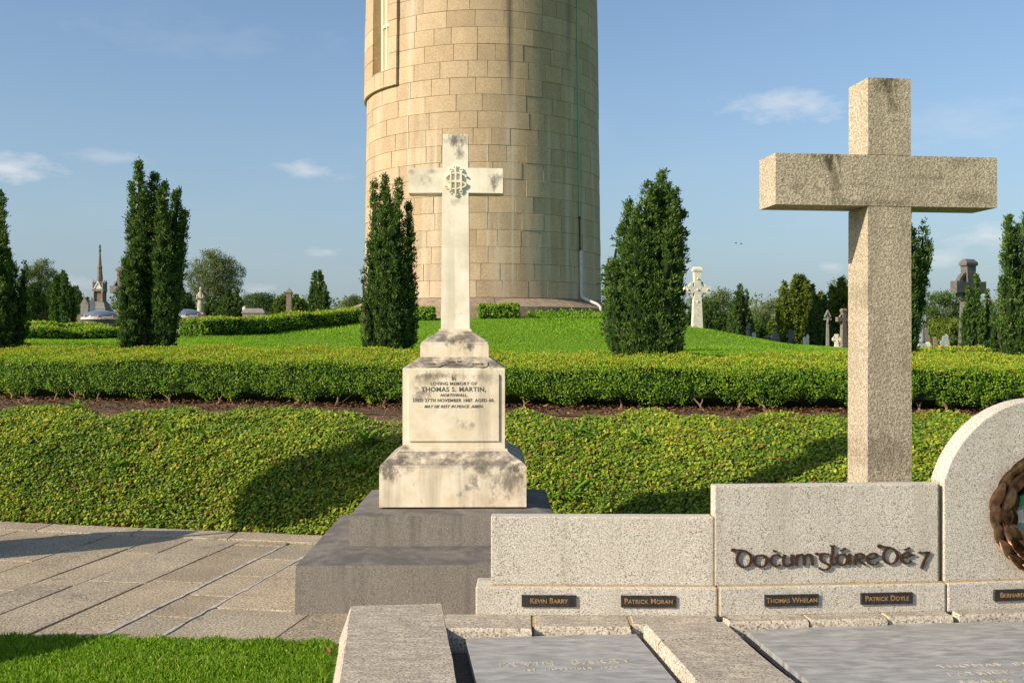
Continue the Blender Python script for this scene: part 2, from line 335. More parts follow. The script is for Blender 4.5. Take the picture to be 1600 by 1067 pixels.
def marble_stains(m, blobs, c):
    nt = m.node_tree; n, mth, mix, ramp = NT(nt); b = [x for x in nt.nodes if x.type == 'BSDF_PRINCIPLED'][0]; col = b.inputs['Base Color'].links[0].from_socket
    g = n('ShaderNodeNewGeometry'); sp = n('ShaderNodeSeparateXYZ', i_0=g.outputs['Position'])
    mp = n('ShaderNodeMapping', i_Vector=g.outputs['Position'], i_Scale=(1, 1, .55), i_Rotation=(0, .35, 0))
    nz = n('ShaderNodeTexNoise', i_Vector=mp.outputs[0], i_Scale=24, i_Detail=9, i_Roughness=.8)
    for x0, z0, rx, rz, s in blobs:
        dx = mth('DIVIDE', mth('SUBTRACT', sp.outputs[0], x0), rx); dz = mth('DIVIDE', mth('SUBTRACT', sp.outputs[2], z0), rz)
        d = mth('SQRT', mth('ADD', mth('MULTIPLY', dx, dx), mth('MULTIPLY', dz, dz)))
        f = mth('MULTIPLY', mth('SUBTRACT', mth('MULTIPLY', nz.outputs[0], 5.0), mth('ADD', mth('MULTIPLY', d, 1.15), 1.35), clamp=True), s)
        col = mix(f, col, c)
    nt.links.new(col, b.inputs['Base Color'])
marble_stains(M_CROSS, [(1.96, 2.72, .09, .08, 1), (2.0, 2.60, .05, .16, .6), (2.33, 3.20, .09, .09, .95), (2.36, 3.08, .05, .12, .6), (2.9, 2.5, .2, .05, .4), (2.2, 2.46, .3, .03, .5), (2.3, .9, .3, .15, .4), (1.86, 2.74, .03, .03, .7), (2.62, 2.62, .18, .02, .4), (2.16, 2.57, .12, .02, .35), (2.8, 2.72, .10, .03, .35), (2.2, 1.9, .03, .12, .4), (2.45, 1.5, .03, .2, .25), (1.75, 2.55, .05, .04, .4)], (.085, .066, .04))
marble_stains(M_MARB2, [(-.375, 2.975, .085, .055, .9), (-.36, 2.89, .04, .07, .7), (-.12, 2.69, .05, .07, .85), (-.06, 2.72, .04, .03, .5), (-.69, 2.76, .03, .02, .5), (-.55, 2.76, .05, .02, .5), (-.385, 2.56, .05, .03, .35)], (.13, .105, .08))
marble_stains(M_MARB, [(-.40, 1.60, .07, .03, 1), (-.29, 1.57, .05, .05, .9), (-.33, 1.63, .10, .02, .7), (-.66, 1.45, .06, .03, .7), (-.12, 1.45, .08, .03, .7), (-.38, 1.44, .22, .02, .6), (-.45, 1.375, .22, .03, .6), (-.55, 1.35, .12, .05, .45), (-.16, 1.36, .10, .05, .45),
                       (-.80, .79, .07, .05, 1), (-.72, .83, .05, .04, .9), (-.79, .74, .06, .05, .8), (-.02, .70, .13, .12, .75), (-.10, .80, .22, .03, .7), (.03, .77, .06, .05, .8), (-.40, .80, .25, .025, .45), (-.70, .90, .05, .02, .8)], (.10, .082, .065))
# ------------------------------------------------------------------ terrain
def curve(pts, w=1.0):
    xs = np.array([p[0] for p in pts], float); ys = np.array([p[1] for p in pts], float)
    gx = np.linspace(xs[0], xs[-1], 400); gy = np.interp(gx, xs, ys); k = 31
    gy = np.convolve(np.pad(gy, k // 2, mode='reflect', reflect_type='odd'), np.ones(k) / k, mode='valid')
    return lambda X: np.interp(X, gx, gy) + (np.minimum(X - gx[0], 0) * (gy[1] - gy[0]) + np.maximum(X - gx[-1], 0) * (gy[-1] - gy[-2])) / (gx[1] - gx[0])
FOOT = curve([(-14, 12.2), (-8, 10.15), (-4.54, 9.3), (-1.58, 8.63), (0, 8.3), (3, 7.7), (8, 6.7), (14, 5.6)])
TOP = curve([(-14, 13.6), (-8, 11.7), (-5.3, 10.95), (-2.1, 10.5), (0, 10.2), (3.2, 9.9), (8, 9.3), (14, 8.6)])
HED = curve([(-14, 19.0), (-9, 14.8), (-6.1, 12.7), (-2.2, 11.45), (1.3, 10.85), (3.3, 10.5), (8, 9.9), (14, 9.2)])
HW = 2.1
TC = np.array((-.99, 36.0))             # tower centre
def sstep(a, b, x): t = np.clip((x - a) / (b - a), 0, 1); return t * t * (3 - 2 * t)
def mound(X, Y):
    r = np.hypot(X - TC[0], Y - TC[1])
    z = np.interp(r, [0, 5.6, 7.25, 8.7, 10.3, 12, 15, 20, 24, 32, 50, 90, 400], [2.3, 2.27, 2.05, 1.80, 1.50, 1.36, 1.31, 1.26, 1.17, .95, .75, .6, .6])
    z = z + .34 * sstep(2.5, 7.5, -X) * sstep(6, 11, r) * sstep(40, 22, r) * sstep(13.5, 18, Y)
    return z + .02 * np.sin(X * 1.7 + 1) * np.sin(Y * 1.3)
def hgt(X, Y):                           # ground behind the hedge front
    t = sstep(0, 2.2, Y - HED(X)); return .91 * (1 - t) + mound(X, Y) * t
def bankz(X, t):                         # ivy bank, t 0 foot, 1 top
    return .89 * (1.0 * t + .16 * np.sin(PI * t)) / 1.0 * (1 - .0 * t)
def bank_pt(X, t): Y = FOOT(X) + (TOP(X) - FOOT(X)) * t; return np.stack([X, Y, bankz(X, t)], -1)
def sheet(name, Xs, rows, m, kind='structure'):   # rows: list of functions X -> (Y, z)
    V = [np.stack([Xs] + [np.broadcast_to(q, Xs.shape) for q in f(Xs)], -1) for f in rows]; nx = len(Xs); vs = np.concatenate(V)
    fs = [(i * nx + j, i * nx + j + 1, (i + 1) * nx + j + 1, (i + 1) * nx + j) for i in range(len(rows) - 1) for j in range(nx - 1)]
    me = bpy.data.meshes.new(name); me.from_pydata([tuple(v) for v in vs], [], fs); me.update()
    for p in me.polygons: p.use_smooth = True
    return tag(link(name, me, m), kind=kind)
Xn = np.arange(-14, 14.01, .25)
def _bk(t): return lambda X: (FOOT(X) + (TOP(X) - FOOT(X)) * t, bankz(X, t))
sheet('ivy_bank', Xn, [lambda X: (FOOT(X) - .02, 0 * X - .08)] + [_bk(t) for t in np.linspace(0, 1, 9)], M_SOIL)
sheet('mulch_bed', Xn, [lambda X, s=s: (TOP(X) - .06 + (HED(X) + 2.3 - TOP(X)) * s, .875 + .03 * s + .012 * np.sin(X * 3 + s * 9) + 0 * X + .12 * max(0, s - .5)) for s in np.linspace(0, 1, 9)], M_SOIL)
Xf = np.concatenate([-np.geomspace(900, 14.5, 14), np.arange(-14, 14.01, .5), np.geomspace(14.5, 900, 14)])
def _lw(s): return lambda X: ((lambda Y: (Y, hgt(X, Y)))(HED(np.clip(X, -14, 14)) + 1.0 + s))
sheet('lawn', Xf, [_lw(s) for s in np.concatenate([np.arange(0, 45, .6), np.geomspace(46, 3000, 22)])], M_GND)
sheet('ground', np.array([-900., -20, 0, 20, 900]), [lambda X, y=y: (0 * X + y, 0 * X - .09) for y in (-300, 0, 5, 12)], M_GND)

# ------------------------------------------------------------------ paving
pave = sheet('paving', np.arange(-12, 3.01, .5), [lambda X: (0 * X + 5.0, 0 * X - .035), lambda X: (FOOT(X) + .03, 0 * X - .035)], M_DMORT)
PD = np.array((.172, .985)); PN = np.array((.985, -.172))     # along and across the paving strips
def paver(poly, z=0.0, m=M_PAVE, name='paving_slab'):
    bm = BM(); c = np.mean(poly, 0); dz = random.uniform(-.003, .004); tx, ty = random.uniform(-.004, .004), random.uniform(-.004, .004)
    zz = lambda p: z + dz + (p[0] - c[0]) * tx + (p[1] - c[1]) * ty
    k = len(poly); b = [(p[0], p[1], -.05) for p in poly]; t = [(p[0], p[1], zz(p) - .004) for p in poly]
    ins = [(p + (c - p) / (np.linalg.norm(c - p) + 1e-6) * .006) for p in poly]; u = [(p[0], p[1], zz(p)) for p in ins]
    skin(bm, [b, t, u]); return ob(name, bm, m, pave)
def clip_poly(poly, f):                  # keep f(p) >= 0
    out = []
    for i in range(len(poly)):
        a, b = poly[i], poly[(i + 1) % len(poly)]; fa, fb = f(a), f(b)
        if fa >= 0: out.append(a)
        if fa * fb < 0: out.append(a + (b - a) * fa / (fa - fb))
    return out
o63 = np.array((0, 6.3))
cuts = [-8.2, -7.6, -7.1, -6.55, -6.1, -5.6, -5.1, -4.62, -4.18, -3.72, -3.28, -2.973, -2.543, -2.128, -1.805, -1.164, -.5, .15, .8, 1.4]
BORD = .34
fe0, fe1 = np.array((-12., float(FOOT(-12.)))), np.array((3., float(FOOT(3.))))
def far_lim(p): return float(FOOT(p[0])) - BORD - p[1]
def near_y(x): return 5.62 - .062 * (x + 2.74)
for i in range(len(cuts) - 1):
    a0 = cuts[i] * .985; a1 = cuts[i + 1] * .985; g0 = g1 = .006
    if i == 13: g0, g1 = .016, .016
    if i == 12: g1 = .004
    if i == 14: g0 = .004
    base = o63 @ PN
    s = -1.6 + random.uniform(0, .6) + (0 if i != 13 else .1)
    while s < 6.0:
        ln = random.uniform(.46, .56) if i == 13 else random.uniform(.8, 1.5)
        p = [o63 + PN * (q) + PD * w for q, w in ((a0 + g0, s), (a1 - g1, s), (a1 - g1, s + ln - .012), (a0 + g0, s + ln - .012))]
        poly = clip_poly(p, far_lim); poly = clip_poly(poly, lambda q: q[1] - near_y(q[0]) + .25) if poly else poly
        if len(poly) >= 3 and abs(np.mean(poly, 0)[0]) < 9: 
            x0, y0 = np.mean(poly, 0)
            if not (x0 > -.2 and y0 < 6.6) : paver(poly)
        s += ln
x = -10.5
while x < 1.0:
    ln = random.uniform(.75, 1.25); xa, xb = x + .005, x + ln - .005
    paver([np.array(q) for q in ((xa, FOOT(xa) - BORD + .006), (xb, FOOT(xb) - BORD + .006), (xb, FOOT(xb) - .0), (xa, FOOT(xa) - .0))], .012)
    x += ln
# pale cement in the joints of the narrow strip
for q, wd in ((-1.805 * .985, .026), (-2.128 * .985, .022)):
    bm = BM(); pts = []
    for w in np.linspace(-1.1, 2.45, 40):
        c = o63 + PN * (q + random.uniform(-.006, .006)) + PD * w; ww = wd * random.uniform(.45, 1.35) / 2
        if far_lim(c) < 0 or c[1] < near_y(c[0]) - .1: continue
        pts.append([(*(c - PN * ww), -.03), (*(c + PN * ww), -.03), (*(c + PN * ww), .0045), (*(c - PN * ww), .0045)])
    skin(bm, pts); ob('cement_joint', bm, M_WMORT, pave)

# front lawn
def strip_lawn():
    xs = np.linspace(-9, -.45, 66)
    sheet('front_lawn', xs, [lambda X, s=s: (s * (5.62 - .062 * (X + 2.74)) + (1 - s) * 1.0 - .012 * np.sin(X * 7) * s, 0 * X + .012) for s in np.linspace(0, 1, 12)], M_GND)
    N = 80000; X = RNG.uniform(-3.1, -.55, N); e = 5.62 - .062 * (X + 2.74); Y = e + .02 - 1.5 * RNG.random(N) + .02 * np.sin(X * 23); kk = X < -.957 + .1157 * (5.64 - Y); X, Y = X[kk], Y[kk]; N = len(X)
    c = np.stack([X, Y, 0 * X + .01], -1); L = RNG.uniform(.018, .045, N); d = np.stack([RNG.normal(0, .45, N), RNG.normal(0, .45, N), np.ones(N)], -1); d = unit(d)
    s = unit(np.cross(d, RNG.normal(size=(N, 3)))); w = RNG.uniform(.0022, .004, N)[:, None]
    bend = np.stack([RNG.normal(0, .35, N), RNG.normal(0, .35, N), 0 * X], -1)
    V = np.stack([c - s * w, c + s * w, c + d * L[:, None] * .6 + s * w * .8, c + (d + bend * .5) * L[:, None], c + d * L[:, None] * .6 - s * w * .8], 1)
    t = np.clip(RNG.beta(2, 2.6, N) , 0, 1); t[RNG.random(N) < .03] = 1
    tag(poly_field('grass', V, M_GRASS, tint=t), kind='stuff')
strip_lawn()
# mound grass
def mound_grass():
    N = 300000; X = []; Y = []
    y = 12.6 + 20 * RNG.random(N) ** 1.25; x = (RNG.random(N) * 1.06 - .53) * y
    r = np.hypot(x - TC[0], y - TC[1]); k = (y > HED(x) + 1.9) & (r > 4.8); x = x[k]; y = y[k]; N = len(x)
    z = hgt(x, y); L = RNG.uniform(.03, .06, N) * (1 + .5 * np.sin(x * .9) * np.sin(y * .7)); w = (RNG.uniform(.006, .011, N) * y / 18)[:, None]
    c = np.stack([x, y, z - .005], -1); d = unit(np.stack([RNG.normal(0, .5, N), RNG.normal(0, .5, N), np.ones(N)], -1)); s = unit(np.cross(d, RNG.normal(size=(N, 3))))
    V = np.stack([c - s * w, c + s * w, c + d * L[:, None]], 1)
    t = RNG.beta(2, 2.5, N); t[RNG.random(N) < .02] = 1
    tag(poly_field('lawn_grass', V, M_LAWN, tint=t), kind='stuff')
mound_grass()

# ------------------------------------------------------------------ ivy on the bank, weeds, mulch chips
def ivy():
    N = 200000; X = RNG.uniform(-6.0, 5.2, N); t = RNG.uniform(-.01, 1.0, N)
    edge = .93 + .05 * np.sin(X * 2.1) + .05 * np.sin(X * 5.3 + 1) + .03 * np.sin(X * 11) - .10 * np.exp(-((X - .55) / .5) ** 2) - .16 * np.exp(-((X + 1.1) / .35) ** 2) + .03
    bare = np.exp(-((X + 1.12) / .28) ** 2 - ((t - .78) / .2) ** 2)
    k = (t < edge) & (RNG.random(N) > bare * .8); X, t = X[k], t[k]; N = len(X)
    p = bank_pt(X, t); lump = .045 + .03 * np.array([mnoise.noise((a * 1.6, b * 1.6, 3.1)) for a, b in zip(X, p[:, 1])]) + .022 * np.array([mnoise.noise((a * 6, b * 6, 1.7)) for a, b in zip(X, p[:, 1])])
    nrm = unit(np.stack([-.08 + 0 * X, -.42 + 0 * X, .9 + 0 * X], -1))
    p = p + nrm * (lump + RNG.uniform(-.035, .025, N))[:, None]
    nn = unit(nrm + .55 * SUNV + RNG.normal(0, .48, (N, 3))); d = unit(np.cross(nn, RNG.normal(size=(N, 3)))); s = np.cross(nn, d)
    S = RNG.uniform(.010, .026, N)[:, None]
    sh = [(0, -.1, 0), (.62, -.25, .10), (.48, .22, 0), (.42, .55, .06), (0, 1.05, -.10), (-.42, .55, .06), (-.48, .22, 0), (-.62, -.25, .10)]
    V = np.stack([p + S * (s * a + d * b + nn * c) for a, b, c in sh], 1)
    tt = np.clip(RNG.beta(2.2, 2.4, N) + .10 * (lump / .06 - .8), 0, 1) * .90; red = .02 + .10 * np.clip(np.array([mnoise.noise((a * 1.9, b * 1.9, 8.2)) for a, b in zip(X, p[:, 1])]), 0, 1); tt[RNG.random(N) < red] = 1.25
    tag(poly_field('ivy_ground_cover', V, M_IVY, tint=tt), kind='stuff')
ivy()
def mulch():
    N = 16000; X = RNG.uniform(-7, 6, N); s = RNG.random(N); Y = TOP(X) - .05 + (HED(X) + .5 - TOP(X)) * s
    c = np.stack([X, Y, .895 + .03 * s + RNG.uniform(0, .018, N)], -1); d = RNG.normal(size=(N, 3)) * (1, 1, .25); sd = RNG.normal(size=(N, 3)) + (0, 0, 1.5)
    tag(poly_field('bark_mulch', rhombs(c, d, sd, RNG.uniform(.015, .05, N), RNG.uniform(.008, .02, N)), M_CHIP, tint=RNG.beta(1.2, 2.2, N)), kind='stuff')
mulch()
def weed(px, py, label, nl=11, L=.17):
    # find the bank point under this pixel
    best = None
    for t in np.linspace(0, 1, 60):
        for Z in (0,):
            X = (px - 800) / FPX * 9.5
            for _ in range(4): Yb = float(FOOT(X) + (TOP(X) - FOOT(X)) * t); X = (px - 800) / FPX * Yb
            zb = float(bankz(X, t)); yy = 533.5 + (EYE - zb) * FPX / Yb
            if best is None or abs(yy - py) < best[0]: best = (abs(yy - py), X, Yb, zb)
    _, X, Y, z = best; root = thing('dock_plant', (X, Y, z + .03), label, 'plant', group='broad leaved weeds growing through the ivy')
    for i in range(nl):
        a = 2 * PI * i / nl + random.uniform(-.3, .3); l = L * random.uniform(.7, 1.2); up = random.uniform(.5, 1.3); bm = BM(); rings = []
        dx, dy = math.cos(a), math.sin(a)
        for k in range(5):
            s = k / 4; w = .022 * math.sin(PI * (.08 + .9 * s)) ; q = Vector((dx * l * s, dy * l * s, l * (up * s - .55 * s * s)))
            rings.append([q + Vector((-dy, dx, .25)) * w, q, q + Vector((dy, -dx, .25)) * w])
        skin(bm, rings, cap=False, closed=False); ob('leaf', bm, M_WEED, root)
for a in ((180, 736, 'long leaved green weed low on the ivy bank at the left'), (267, 684, 'bright leafy weed in the middle of the left ivy bank'), (318, 688, 'spreading green weed in the left ivy just right of another weed'),
          (118, 645, 'upright weed at the top edge of the ivy far left'), (571, 695, 'leafy weed beside the bare twigs left of the marble monument'), (555, 735, 'green weed in the shaded ivy nearest the marble base'),
          (899, 684, 'tall leaved weed in the ivy just right of the marble monument'), (997, 696, 'upright broad leaved weed mid bank right of the marble monument'), (890, 782, 'leafy weed just above the low granite panel in the ivy')): weed(*a)
def twigs():
    bm = BM()
    for i in range(26):
        X = random.gauss(-1.12, .22); t = random.uniform(.5, .98); p = Vector(bank_pt(np.array(X), np.array(t))) + Vector((0, -.03, .05)); pts = [p]
        for k in range(4): pts.append(pts[-1] + Vector((random.gauss(0, .05), random.gauss(-.02, .04), random.gauss(.025, .03))))
        tube(bm, pts, [.004, .004, .003, .002, .001], 4)
    tag(ob('dead_twigs', bm, M_PALEB), kind='stuff')
twigs()

# ------------------------------------------------------------------ hedges
def hedge(name, label, pts, width, height, leaf, dens, zf=None, gap=0.0, group=None, topyel=.18, ends=True, zback=0.0, vary=.03, mat=None, hfun=lambda X: 0 * X):
    """pts: centre-front polyline (x, y); the hedge spreads `width` to the left normal (away from the camera)."""
    pts = np.array(pts, float); seg = np.linalg.norm(np.diff(pts, axis=0), axis=1); cum = np.concatenate([[0], np.cumsum(seg)]); Lt = cum[-1]
    root = thing(name, (*pts[len(pts) // 2], float(zf(*pts[len(pts) // 2]))), label, 'hedge', group=group)
    at = lambda s: np.stack([np.interp(s, cum, pts[:, 0]), np.interp(s, cum, pts[:, 1])], -1)
    def nrm(s): e = .05; d = unit(at(np.minimum(s + e, Lt)) - at(np.maximum(s - e, 0))); return np.stack([-d[..., 1], d[..., 0]], -1)
    und = lambda a, b: vary * (np.sin(a * 2.3 + b * 1.7) + .7 * np.sin(a * 5.1 + 2 + b * 2.2) + .5 * np.sin(a * 11 + b * 5))
    # core
    bm = BM(); rings = []; ns = max(2, int(Lt / .3))
    for s in np.linspace(.03, Lt - .03, ns + 1):
        p = at(s); q = nrm(s); z = float(zf(*p)); i0 = .07; h = height - .07 + float(hfun(p[0]))
        A = p + q * i0; B = p + q * (width - .05); u = float(und(s, 0)); zb = float(zf(*B)) 
        rings.append([(*(p + q * min(.32, width * .5)), z - .04), (*(A - q * u), z + gap + .05), (*(A - q * u), z + h + u), (*(p + q * width * .5), z + h + zback * .5 + u), (*B, z + h + zback), (*B, zb + .02)])
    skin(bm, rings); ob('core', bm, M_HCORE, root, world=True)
    Vs = []; Ts = []
    def add(c, nr, tint, nleaf, boost=1.0):
        n_ = unit(nr + .5 * SUNV + RNG.normal(0, .5, c.shape)); d = unit(np.cross(n_, RNG.normal(size=c.shape)) + np.array((0, 0, .5)) + nr * .45); sd = n_
        Vs.append(rhombs(c, d, sd, RNG.uniform(.7, 1.3, len(c)) * leaf, RNG.uniform(.45, .75, len(c)) * leaf)); Ts.append(tint)
    lum = lambda c: np.array([mnoise.noise((a * 9, b * 9, cc * 9)) for a, b, cc in c])
    # front and back
    for side, dn in ((0, 1.0), (1, .35)):
        N = int(Lt * (height - gap) * dens * dn); s = RNG.uniform(0, Lt, N); p = at(s); q = nrm(s); z = zf(p[:, 0], p[:, 1]); f = RNG.random(N)
        lowcut = gap * (1 + .6 * np.sin(s * 6.3) + .4 * np.sin(s * 15)); hh = lowcut + f * (height + hfun(p[:, 0]) - lowcut) + (zback * f if side else 0)
        bulge = .05 * np.sin(PI * np.clip(f, 0, 1)) - .07 * f ** 8 - .10 * (1 - f) ** 6
        o = und(s, hh * 3) + bulge
        c2 = p - q * o[:, None] if side == 0 else p + q * (width + o * .5)[:, None]
        c = np.stack([c2[:, 0], c2[:, 1], z + hh], -1); l = lum(c); c[:, :2] -= (q if side == 0 else -q) * (l * .045 - RNG.uniform(0, .05, N))[:, None]
        nr = np.concatenate([-q if side == 0 else q, np.zeros((N, 1))], 1) + np.stack([0 * f, 0 * f, .25 * f], -1)
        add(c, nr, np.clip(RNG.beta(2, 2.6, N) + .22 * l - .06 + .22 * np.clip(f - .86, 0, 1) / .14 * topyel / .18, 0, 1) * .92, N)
    # top
    N = int(Lt * width * dens * .8); s = RNG.uniform(0, Lt, N); p = at(s); q = nrm(s); f = RNG.random(N); z = zf(p[:, 0], p[:, 1])
    c2 = p + q * (f * width)[:, None]; zz = z + height + hfun(p[:, 0]) + zback * f + und(s, 0) * .6 + .6 * vary * np.sin(c2[:, 0] * 4 + c2[:, 1] * 3.1) - .05 * (1 - f) ** 14
    c = np.stack([c2[:, 0], c2[:, 1], zz], -1); l = lum(c); c[:, 2] += l * .035 - RNG.uniform(0, .035, N)
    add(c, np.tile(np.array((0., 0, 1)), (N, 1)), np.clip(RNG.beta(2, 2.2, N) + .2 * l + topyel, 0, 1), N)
    if ends:
        for e, sg in ((0, -1), (Lt, 1)):
            N = int(width * height * dens); f = RNG.random(N); g = RNG.random(N); p = at(np.full(N, e)); q = nrm(np.full(N, e)); d = np.stack([q[:, 1], -q[:, 0]], -1) * sg
            c2 = p + q * (f * width)[:, None] + d * (RNG.uniform(-.05, .02, N))[:, None]; c = np.stack([c2[:, 0], c2[:, 1], zf(p[:, 0], p[:, 1]) + gap * .5 + g * (height - gap * .5)], -1)
            add(c, np.concatenate([d, np.zeros((N, 1))], 1), np.clip(RNG.beta(2, 2.6, N), 0, 1) * .9, N)
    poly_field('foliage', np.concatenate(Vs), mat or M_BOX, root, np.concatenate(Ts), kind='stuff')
    return root
hx = np.arange(-11.5, 8.6, .5)
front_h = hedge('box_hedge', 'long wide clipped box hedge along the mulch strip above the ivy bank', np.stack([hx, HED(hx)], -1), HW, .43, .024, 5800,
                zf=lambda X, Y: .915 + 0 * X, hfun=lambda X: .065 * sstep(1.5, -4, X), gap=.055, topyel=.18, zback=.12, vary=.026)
for i, x in enumerate(np.arange(-6.4, 5.2, .30)):            # bare bases of the hedge plants
    if random.random() < .42: continue
    x = x + random.uniform(-.1, .1); y = float(HED(x)) + .07; bm = BM(); b = Vector((x, y, .89)); k = b + Vector((random.gauss(0, .02), 0, .05))
    tube(bm, [b, k], [.018, .012], 6)
    for j in range(random.randint(2, 4)): e = k + Vector((random.gauss(0, .05), random.uniform(.0, .06), random.uniform(.05, .12))); tube(bm, [k, (k + e) / 2 + Vector((random.gauss(0, .012), 0, 0)), e], [.009, .006, .004], 5)
    for j in range(3): tube(bm, [b + Vector((0, 0, .015)), b + Vector((random.gauss(0, .05), -random.uniform(.02, .06), -.008))], [.012, .006], 5)
    ob('stem', bm, M_PALEB, front_h, world=True)
def px_line(pts): return [tuple(P(x, 500, Z).xy) for x, Z in pts]
hedge('low_hedge', 'long low clipped hedge crossing the lawn left of the tower', px_line([(316, 25.5), (430, 27.5), (570, 30.2)]), .9, .43, .065, 800, zf=mound, group='clipped hedges around the mound', topyel=.15)
hedge('low_hedge', 'curving clipped hedge on the lawn left of the tall left yew', px_line([(28, 19.2), (110, 20.6), (200, 22.4)]), .8, .24, .055, 1000, zf=mound, group='clipped hedges around the mound', topyel=.12)
hedge('low_hedge', 'thin far hedge behind the curving hedge at the left edge', px_line([(28, 24.5), (110, 26.0), (170, 27.2)]), .8, .26, .065, 800, zf=lambda X, Y: mound(X, Y) + .10, group='clipped hedges around the mound', topyel=.12)
hedge('low_hedge', 'short block of hedge at the tower foot right of the marble cross', px_line([(749, 30.3), (809, 30.3)]), .8, .44, .075, 750, zf=lambda X, Y: 2.22 + 0 * X, group='clipped hedges around the mound', topyel=.1)
hedge('low_hedge', 'short block of hedge at the tower foot left of the marble cross', px_line([(640, 30.0), (676, 30.0)]), .8, .40, .075, 750, zf=lambda X, Y: 2.16 + 0 * X, group='clipped hedges around the mound', topyel=.1)
hedge('low_hedge', 'low golden hedge on the lawn right of the granite cross shaft', px_line([(1405, 19.0), (1480, 18.6), (1570, 18.2)]), .7, .22, .05, 1500, zf=lambda X, Y: 1.24 + 0 * X, group='clipped hedges around the mound', topyel=.3)
hedge('low_hedge', 'small green hedge stub below the skylight dome beside the left yew', px_line([(252, 24.2), (272, 24.4)]), .7, .48, .07, 700, zf=mound, group='clipped hedges around the mound', topyel=.1)

# ------------------------------------------------------------------ trees
def plume_tree(name, label, Z, plumes, tuft, lL, lW, mat, dens=1.0, per=12, trunk=True, group=None, spread=.35, base=None, loose=.40, fill=0, dscale=1.0, taper=2.6, up=1.1, outw=.75):
    """plumes: (xb, yb, xt, yt, half width in px)."""
    k = Z / FPX; xs = [p[0] for p in plumes]; xb = sum(xs) / len(xs); inner = []; yb = max(p[1] for p in plumes); b = base or P(xb, yb, Z)
    hw = (max(p[0] + p[4] for p in plumes) - min(p[0] - p[4] for p in plumes)) * k / 2
    root = thing(name, b, label, 'tree', group=group); Vs = []; Ts = []; bmT = BM()
    allp = list(plumes)
    for _ in range(fill):
        a = random.choice(plumes); sh = random.uniform(.55, .9); allp.append((a[0] + random.uniform(-.5, .5) * a[4], a[1], a[0] + (a[2] - a[0]) * sh + random.uniform(-.6, .6) * a[4], a[1] + (a[3] - a[1]) * sh, a[4] * .8))
    for i, (x0, y0, x1, y1, w) in enumerate(allp):
        dep = random.uniform(-1, 1) * hw * spread * dscale * 1.4 * (1 if i else 0)
        A = np.array(P(x0, y0, Z)) + (0, dep, 0); B = np.array(P(x1, y1, Z)) + (0, dep * .9, 0); wm = w * k * .90; inner.append((A, B, wm)); Lm = np.linalg.norm(B - A)
        N = max(12, int(dens * 2 * PI * wm * Lm / tuft ** 2 * .80)); t = RNG.random(N) ** .9
        prof = np.minimum(1, (1 - t) * taper) ** .62 * np.minimum(1, .62 + t * 2.2); wob = 1 + .22 * np.sin(t * Lm / tuft * .55 + i * 1.3) + .12 * np.sin(t * 31 + i)
        th = RNG.uniform(0, 2 * PI, N); rr = wm * prof * wob * (1 - .45 * RNG.random(N) ** 2.2)
        out = np.stack([np.cos(th), np.sin(th), 0 * th], -1)
        bow = (np.sin(PI * t) * w * .25 * k * np.sin(i * 2.1))[:, None] * np.array((1, 0, 0))
        c = A + (B - A) * t[:, None] + out * rr[:, None] + bow
        tt = np.clip(RNG.normal(.5, .2, N), 0, 1)
        for _ in range(per):
            cc = c + RNG.normal(0, tuft * .26, (N, 3)); d = out * outw + np.array((0, 0, up)) + RNG.normal(0, loose, (N, 3))
            Vs.append(rhombs(cc, d, out * .9 + .35 * SUNV + RNG.normal(0, .5, (N, 3)), lL * RNG.uniform(.6, 1.3, N), lW * RNG.uniform(.7, 1.3, N))); Ts.append(np.clip(tt + RNG.normal(0, .16, N), 0, 1))
        if trunk and i < 14:
            q = [np.array(b) * (1 - s) ** 2 + (A + (B - A) * s) * (1 - (1 - s) ** 2) for s in np.linspace(0, .86, 6)]
            tube(bmT, q, [max(.004, (.05 + .02 * hw) * (1 - .85 * s) * min(1, Z / 13)) for s in np.linspace(0, 1, 6)], 5)
    poly_field('crown', np.concatenate(Vs), mat, root, np.concatenate(Ts))
    bmI = BM()
    for A, B, wm in inner:
        q = [A + (B - A) * t for t in np.linspace(.04, .90, 7)]; tube(bmI, q, [wm * .62 * min(1, (1 - t) * 2.4 + .05) ** .7 for t in np.linspace(.04, .97, 7)], 7)
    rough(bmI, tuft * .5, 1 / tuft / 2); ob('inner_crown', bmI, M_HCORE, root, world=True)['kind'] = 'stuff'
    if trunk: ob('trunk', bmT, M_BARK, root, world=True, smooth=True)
    else: bmT.free()
    return root
YG = 'upright Irish yews around the mound'
plume_tree('irish_yew', 'tall ragged upright yew behind the hedge left of the tower', 15.0,
           [(235, 552, 216, 254, 17), (215, 552, 203, 285, 13), (245, 550, 236, 268, 15), (262, 545, 258, 298, 14), (262, 500, 272, 302, 13), (268, 470, 281, 300, 12), (250, 552, 286, 340, 14),
            (205, 552, 205, 410, 15), (215, 553, 222, 380, 16), (240, 553, 245, 350, 18), (198, 551, 192, 430, 11), (228, 553, 228, 300, 16), (205, 552, 208, 330, 12), (256, 552, 252, 400, 14), (262, 545, 284, 330, 10), (225, 553, 218, 440, 20), (246, 553, 250, 430, 18), (250, 552, 252, 285, 13), (236, 552, 244, 310, 15)],
           .078, .046, .0165, M_YEW, 1.05, 20, group=YG, dscale=1.3)
